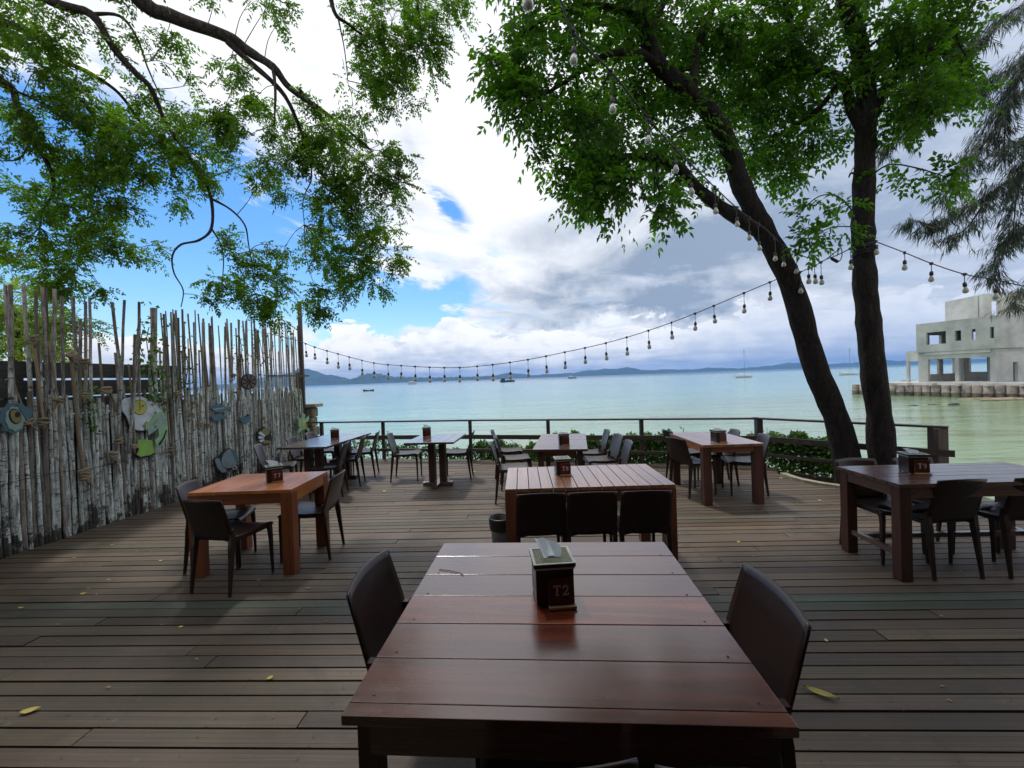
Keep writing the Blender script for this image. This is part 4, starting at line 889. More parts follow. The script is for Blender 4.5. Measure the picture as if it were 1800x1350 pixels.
# ---- casuarina on the right edge
CT = Vector((W(1930, 600, 7.0).x, 7.0, -.9))
ct = empty('casuarina_tree', CT, label='grey green casuarina with drooping needle sprays hanging in at the right edge', cat='tree')
mb = MB(); r3 = random.Random(52)
ck = limb(mb, [Vector((0, 0, 0)), Vector((-.1, .1, 2.5)), Vector((.1, 0, 5.5)), Vector((-.1, .1, 9.5))], .22, .07, 10)
cb = [([(1960, 60, 7), (1850, 80, 7), (1760, 130, 6.8), (1720, 150, 6.7), (1640, 200, 6.6), (1560, 260, 6.6)], 1), ([(1950, 170, 7), (1860, 130, 6.8), (1790, 170, 6.7), (1740, 240, 6.6), (1700, 290, 6.6), (1660, 350, 6.5)], 1.2), ([(1950, 300, 7), (1850, 290, 6.8), (1790, 310, 6.7), (1740, 340, 6.6), (1690, 370, 6.6), (1640, 395, 6.5), (1600, 385, 6.5)], 1), ([(1950, 400, 7), (1860, 370, 6.8), (1800, 400, 6.7), (1760, 440, 6.6), (1745, 500, 6.6)], 1.2),
      ([(1930, -60, 7), (1850, -20, 7), (1780, 20, 6.8), (1740, 60, 6.8), (1700, 90, 6.8)], 1), ([(1950, 20, 6.6), (1860, 60, 6.5), (1800, 120, 6.4), (1770, 200, 6.4), (1765, 280, 6.4)], 1.8), ([(1930, 480, 7), (1850, 470, 6.8), (1800, 510, 6.7), (1775, 540, 6.7)], .7), ([(1960, 230, 6.6), (1880, 200, 6.4), (1820, 240, 6.4), (1790, 330, 6.4), (1780, 420, 6.4)], 1.6), ([(1740, 340, 6.6), (1700, 400, 6.6), (1670, 415, 6.6)], .6), ([(1640, 200, 6.6), (1600, 215, 6.6), (1540, 285, 6.6)], .5), ([(1720, 60, 6.9), (1640, 150, 6.9), (1570, 200, 6.9)], .7)]
CN, AN, LN = [], [], []
for pts, dn in cb:
    P = limb(mb, [W(*p) - CT for p in pts], .018 + .02 * (dn > 1), .004, 6, 6)
    k = len(P)
    for i in range(1, k):
        u = i / k
        for _ in range(int(5 * dn)):
            b_ = P[i].lerp(P[i - 1], r3.random()); d = Vector((r3.uniform(-1, .35), r3.uniform(-.8, .8), r3.uniform(-.7, .35))).normalized()
            ln = r3.uniform(.12, .42) * (1.1 - .4 * u); e = b_ + d * ln
            mb.tube([b_, b_.lerp(e, .5) + Vector((0, 0, .02)), e], [.0022, .0018, .0008], 3, cap=False)
            for _2 in range(14):
                q = b_.lerp(e, r3.uniform(.1, 1.05)); a = Vector((d.x * .55 + r3.uniform(-.4, .4), d.y * .5 + r3.uniform(-.4, .4), r3.uniform(-1.8, -.5))).normalized()
                CN.append(q); AN.append(a); LN.append(r3.uniform(.10, .24))
CN = np.array([tuple(v) for v in CN]); AN = np.array([tuple(v) for v in AN]); LN = np.array(LN)
me = leaf_mesh('crown', CN, AN, RNG.normal(0, 1, CN.shape), LN, np.full(len(CN), .0034), 'leafN')
o = bpy.data.objects.new('crown', me); COL.objects.link(o); o.parent = ct; o['kind'] = 'stuff'
mb.build('trunk', 'bark3', ct, True)
# ---- hedge beyond the railing
def hedge(name, segs, label, step=.055, seed=1):
    q = np.random.default_rng(seed); C = []; O = Vector((segs[0][0].x, segs[0][0].y, -.9))
    mb = MB(); rr_ = random.Random(seed)
    for a, b, lo, hi, thick, dens in segs:
        L_ = (b - a).length; d = (b - a).normalized(); nn = Vector((-d.y, d.x, 0)); 
        if nn.y < 0: nn = -nn
        n = int(L_ * thick * dens * 7500)
        s_ = q.random(n) * L_; v = q.random(n); w_ = q.random(n)
        bump_ = .5 + .5 * np.sin(s_ * 2.1 + seed) * np.cos(s_ * 5.3 + 1)
        top = hi - .14 * (1 - bump_) + .05 * np.sin(s_ * 17)
        sh = np.sqrt(q.random(n)); z = lo + (top - lo) * (1 - (1 - sh) ** 1.2); wv = (w_ - .5) * thick * np.sqrt(np.clip(1 - ((z - lo) / (top - lo + .01)) ** 4 * .75, .1, 1))
        P = np.array(a)[None] + s_[:, None] * np.array(d)[None] + (wv + .35)[:, None] * np.array(nn)[None]; P[:, 2] = z; C.append(P)
        for k in range(int(L_ * 3.2)):
            u = rr_.uniform(0, L_); r_ = a + d * u + nn * (.35 + rr_.uniform(-.15, .15)); h_ = hi + rr_.uniform(-.10, .13); r_.z = lo - .5
            tp = Vector((r_.x + rr_.uniform(-.1, .1), r_.y, h_)); mb.tube([r_ - O, tp.lerp(r_, .4) - O, tp - O], [.009, .006, .003], 4)
            for j in range(7): 
                pt = tp.lerp(r_, j * .035); C.append(np.array([[pt.x + rr_.uniform(-.05, .05), pt.y + rr_.uniform(-.05, .05), pt.z]]))
    C = np.concatenate(C); n = len(C); A = q.normal(0, 1, (n, 3)) + np.array([0, -.5, -.1]); Nn = q.normal(0, .5, (n, 3)) + np.array([0, -.4, 1])
    me = leaf_mesh('foliage', C - np.array(O), A, Nn, .07 * q.uniform(.6, 1.25, n), .042 * q.uniform(.8, 1.2, n), 'leafH')
    e = empty(name, O, label=label, cat='hedge'); o = bpy.data.objects.new('foliage', me); COL.objects.link(o); o.parent = e; o['kind'] = 'stuff'
    mb.build('stems', 'bark3', e); return e
hedge('hedge', [(RP[3], RP[4], -.75, .34, .6, .75), (RP[4], RP[5], -.75, .50, .65, 1.1), (RP[5], RP[6], -.75, .52, .65, 1.1), (RP[6], RP[6].lerp(RP[7], .55), -.75, .55, .6, 1.2)], 'dense leafy green hedge growing behind the right half of the railing', seed=3)
hedge('hedge', [(RP[1], RP[2], -.75, .42, .4, .22), (RP[2], RP[3], -.75, .26, .4, .45)], 'sparse scraggly green hedge behind the left half of the railing', seed=4)
# ---- climbing vine on the fence
def vine(pts, n, label, size, seed, off=.05, spread=(.12, .2)):
    q = random.Random(seed); P = [onfence(x, y, off) for x, y in pts]; O = Vector(P[-1]); mb = MB(); C, A = [], []
    S_ = smoothline([p - O for p in P], 6); mb.tube(S_, .006, 5)
    for k in range(n):
        b_ = q.choice(S_) + FD * q.gauss(0, spread[0]) + FUP * q.gauss(0, spread[1]) + FN * q.uniform(-.03, .08); C.append(tuple(b_)); A.append((q.gauss(0, .6), q.gauss(0, .6), q.uniform(-1, .2)))
    C = np.array(C); A = np.array(A); Nn = RNG.normal(0, .5, C.shape) + np.array(FN) * 1.2
    e = empty('climbing_vine', O, label=label, cat='vine'); me = leaf_mesh('leaves', C, A, Nn, size * RNG.uniform(.7, 1.3, len(C)), size * .7 * RNG.uniform(.8, 1.2, len(C)), 'leafH')
    o = bpy.data.objects.new('leaves', me); COL.objects.link(o); o.parent = e; o['kind'] = 'stuff'; mb.build('stem', 'bark3', e)
vine([(262, 575), (258, 600), (265, 640), (272, 690), (280, 700)], 190, 'green climbing vine spilling down the fence above the cut out egg shape', .06, 1)
vine([(250, 585), (247, 610), (255, 630)], 22, 'large leaved sprig beside the thick stake above the vine', .1, 2, .08, (.06, .08))
vine([(320, 600), (330, 640), (325, 680)], 90, 'thin creeper among the stakes right of the thick vine', .045, 3)
vine([(152, 690), (156, 730), (160, 760)], 60, 'small green creeper low on the fence left of the egg shape', .045, 4, .07, (.05, .1))
vine([(420, 585), (425, 620), (415, 650)], 70, 'wispy creeper high on the fence above the round cut out', .045, 5)
vine([(455, 590), (462, 625), (470, 650)], 80, 'wispy creeper high on the fence near its seaward end', .05, 6)
vine([(515, 690), (522, 725), (530, 770)], 60, 'wispy creeper on the last stakes by the stone pillar', .045, 7)
# ================================================================== furniture
def plank_top(parent, w, d, h, axis, widths, ma, th=.032, gap=.003, bev=.002):
    tot = sum(widths); pos = -(d if axis == 0 else w) / 2; full = (d if axis == 0 else w)
    for k, q in enumerate(widths):
        q = q / tot * full
        if axis == 0: mb = MB().box(-w / 2, w / 2, -(q - gap) / 2, (q - gap) / 2, -th, r3.uniform(-.0012, 0)); loc = (0, pos + q / 2, h)
        else: mb = MB().box(-(q - gap) / 2, (q - gap) / 2, -d / 2, d / 2, -th, r3.uniform(-.0012, 0)); loc = (pos + q / 2, 0, h)
        mm = ma[k % len(ma)] if isinstance(ma, (list, tuple)) else ma
        mb.build('plank', mm, parent, loc=loc, bev=bev); pos += q
def table_at(corners, label, h=.75, **kw):
    nl, nr, fr, fl = [F(x, y, h) for x, y in corners]
    c = (nl + nr + fr + fl) / 4; w = ((nr - nl).length + (fr - fl).length) / 2; d = ((fl - nl).length + (fr - nr).length) / 2
    ax = ((nr - nl) + (fr - fl)); rz = atan2(ax.y, ax.x)
    if 'rz' in kw: rz = kw['rz']
    if 'd' in kw: 
        dd = kw['d']; v = Vector((-sin(rz), cos(rz), 0)); c = (nl + nr) / 2 + v * dd / 2; d = dd
    if 'w' in kw: w = kw['w']
    e = empty('table', (c.x, c.y, 0), rz, label, 'table', 'wooden restaurant tables on the deck')
    return e, w, d, h
def legs4(e, w, d, h, t_, ma, ins=.0, top=.032, taper=1.0):
    for sx in (-1, 1):
        for sy in (-1, 1):
            x, y = sx * (w / 2 - t_ / 2 - ins), sy * (d / 2 - t_ / 2 - ins)
            MB().frus((0, 0, 0), (0, 0, h - top - .002), t_ / 2 * taper, t_ / 2 * taper, t_ / 2, t_ / 2).build('leg', ma, e, loc=(x, y, 0), bev=.003)
def apron(e, w, d, h, ah, t_, ins, leg, max_, may, top=.032):
    z1 = h - top - .003; z0 = z1 - ah
    for sy in (-1, 1): y = sy * (d / 2 - ins - t_ / 2); MB().box(-w / 2 + ins + leg, w / 2 - ins - leg, y - t_ / 2, y + t_ / 2, z0, z1).build('apron', max_, e)
    for sx in (-1, 1): x = sx * (w / 2 - ins - t_ / 2); MB().box(x - t_ / 2, x + t_ / 2, -d / 2 + ins + leg, d / 2 - ins - leg, z0, z1).build('apron', may, e)
r3 = random.Random(77)
# front table
TF, w, d, h = table_at([(603, 1264), (1400, 1275), (1168, 953), (778, 953)], 'large reddish brown lacquered table nearest the viewer with tissue box marked T2')
plank_top(TF, w, d, h, 0, [.075, .286, .289, .294, .28, .295, .265], ['red_x', 'red_x', 'red_x', 'red_hot', 'red_x', 'red_x', 'red_x'], .028, .0035)
legs4(TF, w, d, h, .06, 'dark_z', .03, .028); apron(TF, w, d, h, .085, .025, .014, .06, 'dark_x', 'dark_y', .028)
screws = MB()
for sx in (-1, 1):
    yy = -d / 2 + .05
    for k in range(7): screws.lathe([(0, .0006), (.004, .0006), (.0045, 0)], 8, (sx * (w / 2 - .06), -d / 2 + .08 + k * .19, h))
screws.build('screws', 'black', TF)
# middle slatted table
TM, w, d, h = table_at([(883, 860), (1188.5, 851.5), (1135.7, 814.8), (896, 822.4)], 'wide slatted brown table in the middle with three chairs along its near side')
plank_top(TM, w, d, h, 1, [1] * 14, 'brown_y', .03, .006)
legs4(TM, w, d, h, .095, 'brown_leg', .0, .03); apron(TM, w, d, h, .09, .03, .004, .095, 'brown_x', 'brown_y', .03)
# left orange table
TLt, w, d, h = table_at([(321.5, 867), (507, 860), (580, 828), (428, 833)], 'orange brown square table in front of the stake fence')
plank_top(TLt, w, d, h, 1, [1.3, 1, 1, 1, 1, 1, 1, 1.3], 'orange_y', .03, .003)
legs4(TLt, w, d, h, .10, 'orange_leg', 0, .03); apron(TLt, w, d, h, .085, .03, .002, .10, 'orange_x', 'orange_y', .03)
# right dark table with stretchers
TR, w, d, h = table_at([(1586, 850.5), (1800, 845), (1714, 814), (1466, 820)], 'dark table at the right edge with low stretcher bars between its legs', w=1.45)
c0 = (F(1586, 850.5, .75) + F(1466, 820, .75)) / 2; v = Vector((cos(TR.rotation_euler.z), sin(TR.rotation_euler.z), 0)); TR.location = (c0.x + v.x * w / 2, c0.y + v.y * w / 2, 0)
plank_top(TR, w, d, h, 0, [1, 1.2, 1, 1.1, 1, .9], 'dark_x', .03, .003)
legs4(TR, w, d, h, .085, 'darkred_z', .015, .03); apron(TR, w, d, h, .08, .028, .02, .085, 'dark_x', 'dark_y', .03)
for sx in (-1, 1): x = sx * (w / 2 - .055); MB().box(x - .02, x + .02, -d / 2 + .10, d / 2 - .10, .17, .21).build('stretcher', 'dark_y', TR)
MB().box(-w / 2 + .08, w / 2 - .08, .1, .14, .172, .212).build('stretcher', 'dark_x', TR)
# back right table
TBR, w, d, h = table_at([(1229, 783), (1333, 779), (1273, 758), (1181.5, 760.4)], 'brown table with thick square legs near the bend of the railing')
plank_top(TBR, w, d, h, 1, [1] * 6, 'brown_y', .035, .004)
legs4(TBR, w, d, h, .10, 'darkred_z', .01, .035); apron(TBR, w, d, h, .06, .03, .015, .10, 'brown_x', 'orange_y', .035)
# back centre table
TBC, w, d, h = table_at([(944, 790), (1037, 789), (1026, 762), (946, 763)], 'long dark table set end on behind the slatted middle table')
plank_top(TBC, w, d, h, 0, [1] * 9, 'dark_x', .03, .003)
legs4(TBC, w, d, h, .07, 'dark_z', .06, .03); apron(TBC, w, d, h, .07, .025, .065, .07, 'dark_x', 'dark_y', .03)
# pedestal tables
def pedestal(e, w, d, h, cols):
    for y in cols:
        for x in (-.085, .085): MB().box(-.05, .05, -.055, .055, .06, h - .08).build('column', 'dark_z', e, loc=(x, y, 0), bev=.004)
        MB().box(-.24, .24, -.045, .045, 0, .058).build('foot', 'dark_x', e, loc=(0, y, 0), bev=.008)
        MB().box(-.22, .22, -.04, .04, h - .078, h - .034).build('bearer', 'dark_x', e, loc=(0, y, 0))
TP1, w, d, h = table_at([(499, 786.5), (581, 785), (645, 761), (572, 762)], 'long dark glossy pedestal table beside the seaward end of the fence', rz=R(-5))
plank_top(TP1, w, d, h, 1, [1] * 5, 'dark_y', .032, .003); pedestal(TP1, w, d, h, (-.45, .45))
TP2, w, d, h = table_at([(705, 782.5), (792, 780.5), (808, 763), (726.5, 765)], 'small dark pedestal table with one chair on each side near the railing', d=.95)
TP2.location.y += .2
plank_top(TP2, w, d, h, 1, [1] * 5, 'dark_y', .032, .003); pedestal(TP2, w, d, h, (0,))
MB().box(-.045, .045, -.24, .24, 0, .056).build('foot', 'dark_y', TP2)
# ---- chairs
def make_chair(lowp=False):
    e = empty('chair', label='x', cat='chair', group='dark brown moulded plastic chairs')
    hw = .196; nx, nz = 14, 12
    def back(u, v):
        # u -1..1 across, v 0..1 up
        zb = .40 + .035 * (1 - abs(u) ** 2.2) ; zt_ = .785 - .012 * u * u
        z = zb + (zt_ - zb) * v; ww = hw * (1 - .05 * v + .02 * sin(pi * v))
        y = -.185 - .095 * v ** 1.15 - .030 * (1 - u * u) * (.35 + .65 * v)
        return Vector((u * ww, y, z))
    th = .011; mb = MB(); vs = []
    for s_ in (0, 1):
        for j in range(nz + 1):
            for i in range(nx + 1):
                p = back(-1 + 2 * i / nx, j / nz); p.y += (s_ - .5) * th; vs.append(p)
    N = (nx + 1) * (nz + 1); fs = []
    for j in range(nz):
        for i in range(nx):
            a = j * (nx + 1) + i; fs.append((a, a + 1, a + nx + 2, a + nx + 1)); fs.append((a + N, a + nx + 1 + N, a + nx + 2 + N, a + 1 + N))
    for i in range(nx): fs.append((i, i + N, i + 1 + N, i + 1)); a = nz * (nx + 1) + i; fs.append((a, a + 1, a + 1 + N, a + N))
    for j in range(nz): a = j * (nx + 1); fs.append((a, a + nx + 1, a + nx + 1 + N, a + N)); a += nx; fs.append((a, a + N, a + nx + 1 + N, a + nx + 1))
    mb.add(vs, fs).build('backrest', 'plastic', e, True)
    # seat with rolled front edge
    mb = MB(); ns = 12; vs = []; prof = [(-.19, .445), (-.12, .437), (-.02, .434), (.08, .438), (.15, .446), (.19, .445), (.213, .432), (.222, .412)]
    nxs = 8; n1_ = len(prof)
    for s_ in (0, 1):
        for j, (y, z) in enumerate(prof):
            for i in range(nxs + 1):
                u = -1 + 2 * i / nxs; ww = hw * (1 + .03 * (j / n1_)); dz = -.010 * (1 - u * u) if j < 6 else 0
                vs.append((u * ww, y - (s_ * .010 if j >= 6 else 0), z + dz + .012 * abs(u) ** 5 - (s_ * .014 if j < 7 else 0)))
    N = (nxs + 1) * n1_; fs = []
    for j in range(n1_ - 1):
        for i in range(nxs):
            a = j * (nxs + 1) + i; fs.append((a, a + 1, a + nxs + 2, a + nxs + 1)); fs.append((a + N, a + nxs + 1 + N, a + nxs + 2 + N, a + 1 + N))
    for i in range(nxs): fs.append((i, i + N, i + 1 + N, i + 1)); a = (n1_ - 1) * (nxs + 1) + i; fs.append((a, a + 1, a + 1 + N, a + N))
    for j in range(n1_ - 1): a = j * (nxs + 1); fs.append((a, a + nxs + 1, a + nxs + 1 + N, a + N)); a += nxs; fs.append((a, a + N, a + nxs + 1 + N, a + nxs + 1))
    mb.add(vs, fs).build('seat', 'plastic', e, True)
    for sx in (-1, 1):
        # rear leg sweeps out of the backrest side, front leg rolls over from the seat rail
        def sweep(path):
            mb = MB(); vs = []
            for (x, y, z, a, b) in path:
                vs += [(x - a, y - b, z), (x + a, y - b, z), (x + a, y + b, z), (x - a, y + b, z)]
            n = len(path); fs = [(i * 4 + k, i * 4 + (k + 1) % 4, (i + 1) * 4 + (k + 1) % 4, (i + 1) * 4 + k) for i in range(n - 1) for k in range(4)] + [(0, 1, 2, 3), tuple(range(n * 4 - 4, n * 4))[::-1]]
            return mb.add(vs, fs)
        X_ = sx * (hw - .018)
        sweep([(X_ + sx * .008, -.240, 0, .009, .011), (X_ + sx * .006, -.226, .12, .011, .014), (X_ + sx * .002, -.208, .28, .014, .018), (X_, -.198, .38, .017, .022), (X_ + sx * .002, -.190, .44, .018, .020), (X_ + sx * .008, -.195, .52, .012, .010)]).build('leg', 'plastic', e, bev=.003)
        sweep([(X_ + sx * .008, .206, 0, .009, .010), (X_ + sx * .005, .205, .14, .011, .012), (X_ + sx * .002, .204, .30, .013, .015), (X_, .200, .38, .015, .018), (X_, .192, .415, .017, .022), (X_, .176, .437, .017, .026)]).build('leg', 'plastic', e, bev=.003)
        MB().box(X_ - .012, X_ + .012, -.19, .165, .405, .430).build('side_rail', 'plastic', e, bev=.004)
    return e
chair0 = make_chair(); first = [True]
KMAP = {chair0.name: [c for c in bpy.data.objects if c.parent == chair0]}
def chair(x, y, face, label):
    """face: direction the sitter looks, degrees from +Y clockwise"""
    if first[0]: o = chair0; first[0] = False
    else: o = copy_tree(chair0, None, KMAP)
    o.location = (x, y, 0); o.scale = (1, 1, 1); o.rotation_euler = (0, 0, R(-face)); o['label'] = label; return o
A_ = F(617, 1047, .78); B_ = F(708, 963, .78)
chair((A_.x + B_.x) / 2 + .26, (A_.y + B_.y) / 2 - .06, 90 + 3, 'chair tucked under the left side of the nearest table').scale = (1.24, 1.05, 1.03)
A_ = F(1425, 1105, .78); B_ = F(1290, 983, .78)
chair((A_.x + B_.x) / 2 - .29, (A_.y + B_.y) / 2 - .01, -90 + 5, 'chair tucked under the right side of the nearest table').scale = (1.28, 1.05, 1.02)
chair(.06, 1.22, -2, 'left one of two chairs at the bottom edge under the nearest table')
chair(.50, 1.19, 5, 'right one of two chairs at the bottom edge under the nearest table')
chair(-2.42, 3.58, 12, 'chair with its back to the viewer at the near left corner of the orange table')
chair(-2.80, 3.99, 78, 'chair between the fence and the left side of the orange table')
chair(-2.02, 4.12, -93, 'chair pulled up to the right side of the orange table')
for i, (px, lb) in enumerate(((949, 'left one of three dark chairs on the near side of the slatted table'), (1041.5, 'middle one of three dark chairs on the near side of the slatted table'), (1139.5, 'right one of three dark chairs on the near side of the slatted table'))):
    p = F(px, 866 - i * 2.5, .785); chair(p.x, p.y + .29, 0 + (i - 1) * 1.5, lb)
for p, lb in (((-.03, 5.72, 90), 'nearest of three chairs left of the long end on table'), ((.02, 6.40, 86), 'middle of three chairs left of the long end on table'), ((-.08, 7.10, 92), 'farthest of three chairs left of the long end on table'),
              ((1.22, 5.50, -88), 'nearest of three chairs right of the long end on table'), ((1.24, 6.08, -96), 'middle of three chairs right of the long end on table'), ((1.20, 6.66, -90), 'farthest of three chairs right of the long end on table'),
              ((2.42, 5.72, 70), 'nearer chair left of the thick legged brown table'), ((2.62, 6.42, 88), 'farther chair left of the thick legged brown table'),
              ((3.08, 5.68, -80), 'nearer chair right of the thick legged brown table'), ((2.98, 6.22, -82), 'farther chair right of the thick legged brown table'),
              ((-1.84, 7.18, 88), 'chair left of the small pedestal table with pale glinting seat'), ((-.97, 7.12, -90), 'chair right of the small pedestal table'),
              ((-3.62, 6.45, 74), 'nearest chair between the fence and the long pedestal table'), ((-3.48, 7.12, 86), 'middle chair between the fence and the long pedestal table'), ((-3.50, 7.80, 88), 'farthest chair between the fence and the long pedestal table'),
              ((-2.80, 6.28, -100), 'nearest chair on the right side of the long pedestal table'), ((-2.75, 6.88, -98), 'middle chair on the right side of the long pedestal table'), ((-2.72, 7.52, -98), 'farthest chair on the right side of the long pedestal table'),
              ((3.20, 3.665, 180), 'left chair on the far side of the stretcher table at right'), ((3.73, 3.65, 178), 'right chair on the far side of the stretcher table at right'),
              ((3.34, 3.42, -1), 'left chair on the near side of the stretcher table at right'), ((3.93, 3.40, 3), 'right chair on the near side of the stretcher table, cut by the frame')):
    chair(*p, lb)
# ---- tissue boxes with table number plates
def stroke(mb, pts, wd, z0, z1, O=(0, 0)):
    """flat thick strokes on the plate face (x right, z up), raised towards -y"""
    for a, b in zip(pts, pts[1:]):
        a = Vector((a[0], 0, a[1])); b = Vector((b[0], 0, b[1])); d_ = (b - a).normalized(); n_ = Vector((-d_.z, 0, d_.x)) * wd / 2; a = a - d_ * wd * .25; b = b + d_ * wd * .25
        o_ = Vector((O[0], 0, O[1])); f = Vector((0, z0, 0)); g = Vector((0, z1, 0))
        mb.add([o_ + a - n_ + f, o_ + b - n_ + f, o_ + b + n_ + f, o_ + a + n_ + f, o_ + a - n_ + g, o_ + b - n_ + g, o_ + b + n_ + g, o_ + a + n_ + g], [(0, 1, 2, 3), (4, 7, 6, 5), (0, 4, 5, 1), (1, 5, 6, 2), (2, 6, 7, 3), (3, 7, 4, 0)])
GL = {'T': [([(-.45, 1), (.45, 1)], .13), ([(0, 1), (0, 0)], .17), ([(-.2, 0), (.2, 0)], .08), ([(-.45, 1), (-.45, .8)], .07), ([(.45, 1), (.45, .8)], .07)],
      '2': [([(-.3, .72), (-.28, .86), (-.12, .98), (.08, .99), (.26, .86), (.27, .66), (.14, .45), (-.32, .04), (.32, .04), (.36, .2)], .13)],
      '8': [([(0, .99), (.22, .88), (.22, .66), (0, .54), (-.22, .66), (-.22, .88), (0, .99)], .12), ([(0, .54), (.27, .40), (.27, .12), (0, .0), (-.27, .12), (-.27, .40), (0, .54)], .12)],
      '9': [([(.25, .72), (.18, .93), (0, .99), (-.2, .92), (-.25, .72), (-.18, .54), (0, .48), (.2, .54), (.25, .72), (.22, .35), (.08, .08), (-.18, .02)], .12)],
      '7': [([(-.28, .97), (.28, .97), (-.05, .0)], .13)]}
def tissue_box(px, py, rz, label, text, tissue=1.0, sc=1.0, hh=.135, wbox=.135):
    p = F(px, py, .7505); e = empty('tissue_box', (p.x, p.y + wbox / 2, .7505), rz, label, 'tissue box', 'tissue boxes with table numbers'); e.scale = (sc,) * 3
    a = wbox / 2
    MB().box(-a, a, -a, a, .006, hh).build('body', 'boxbody', e, bev=.003)
    for sx in (-1, 1):
        for sy in (-1, 1): MB().box(-.006, .006, -.006, .006, 0, .0055).build('foot', 'rim', e, loc=(sx * (a - .008), sy * (a - .008), 0))
    MB().box(-a - .004, a + .004, -a - .004, a + .004, hh, hh + .008).build('band', 'rim', e, bev=.002)
    lid = MB().box(-a - .008, a + .008, -a - .008, a + .008, hh + .0085, hh + .022).build('lid', 'black', e, bev=.003)
    z = hh + .0225; b = a + .008
    for k, (x0, x1, y0, y1) in enumerate(((-b, b, -b, -b + .010), (-b, b, b - .010, b), (-b, -b + .010, -b + .010, b - .010), (b - .010, b, -b + .010, b - .010))):
        MB().box(x0, x1, y0, y1, z, z + .003).build('rim', 'rim', lid)
    # woven top: crossing cane strips round the slot
    mb = MB(); n = 15; st = (2 * b - .02) / n
    for i in range(n):
        for j in range(n):
            x = -b + .01 + st * (i + .5); y = -b + .01 + st * (j + .5)
            if abs(x) < .03 and abs(y) < .022: continue
            lx, ly = (st * .47, st * .30) if (i + j) % 2 else (st * .30, st * .47)
            mb.box(x - lx, x + lx, y - ly, y + ly, z - .001, z + .0012)
    wv = mb.build('woven_top', 'weave', lid); 
    mb = MB(); q = random.Random(int(px)); nu, nv = 9, 7; vs = []
    for j in range(nv + 1):
        v = j / nv
        for i in range(nu + 1):
            u = -1 + 2 * i / nu
            vs.append((u * (.029 + .026 * v) - .014 * v + .004 * sin(u * 7 + v * 3), .010 * sin(u * 3.1 + 1.4) * (1 - .3 * v) + .007 * sin(u * 8 + v * 4) * v + .020 * v * v - .006, z - .004 + v * .066 * (1 - .42 * max(0, (u + .5) / 1.5)) * tissue + q.uniform(-.0015, .0015)))
    mb.add(vs, [(j * (nu + 1) + i, j * (nu + 1) + i + 1, (j + 1) * (nu + 1) + i + 1, (j + 1) * (nu + 1) + i) for j in range(nv) for i in range(nu)])
    ts = mb.build('tissue', 'tissue', e, True)
    # number plate leaning on the front, with its foot
    pw, ph = .052, .105; pl = MB().box(-pw, pw, -.006, .006, 0, ph).build('number_plate', 'plate', e, loc=(a * .28 if wbox > .12 else 0, -a - .012, .012), bev=.009)
    pl.rotation_euler = (R(-4), 0, 0)
    MB().box(-pw + .003, pw - .003, .0062, .009, .002, ph - .001).build('plate_back', 'plateedge', pl)
    MB().box(-pw, pw + .004, -.022, .010, -.011, -.0005).build('plate_foot', 'plateedge', pl, bev=.002)
    if text:
        mb = MB(); hh_ = .036
        for k, ch in enumerate(text):
            for pts, wd_ in GL[ch]: stroke(mb, [(x * hh_ * .82, y * hh_) for x, y in pts], wd_ * hh_, -.0068, -.0060, (-.017 + k * .034, .038))
        mb.build('number', 'letters', pl)
    return e
tissue_box(975, 1066, R(4), 'largest looking tissue box, marked T2, on the nearest reddish table', 'T2', 1.15, 1.0, .145, .15)
tissue_box(990, 836, R(3), 'tissue box marked T8 on the slatted middle table', 'T8', .25, .95)
tissue_box(475, 849, R(14), 'tissue box with peaked tissue on the orange table by the fence', 'T7', 1.0, .95).rotation_euler.z = R(35)
tissue_box(1619, 833, R(-14), 'flat wide tissue box on the stretcher table at the right edge', 'T9', .7, 1.0)
tissue_box(992, 783, 0, 'tissue box on the long end on table behind the slatted one', None, .4, .95)
tissue_box(1267, 778, R(8), 'tissue box on the thick legged brown table near the railing bend', None, .6, .95)
tissue_box(586, 771.5, R(20), 'tissue box on the long glossy pedestal table by the fence', None, .6, .95)
tissue_box(749, 768, R(10), 'tissue box on the small pedestal table by the railing', None, .8, .95)
# ---- waste bin
bp = F(882, 955, 0); bn = empty('waste_bin', (bp.x, bp.y, 0), label='small round grey bin lined with a black bag beside the slatted table', cat='bin')
MB().lathe([(0, 0), (.085, 0), (.095, .02), (.112, .25), (.106, .25), (.09, .03), (0, .03)], 24).build('bucket', 'greyplastic', bn, True)
MB().lathe([(.1135, .15), (.120, .20), (.122, .262), (.117, .270), (.108, .262), (.09, .14), (.0, .12)], 24).build('liner', 'black', bn, True)
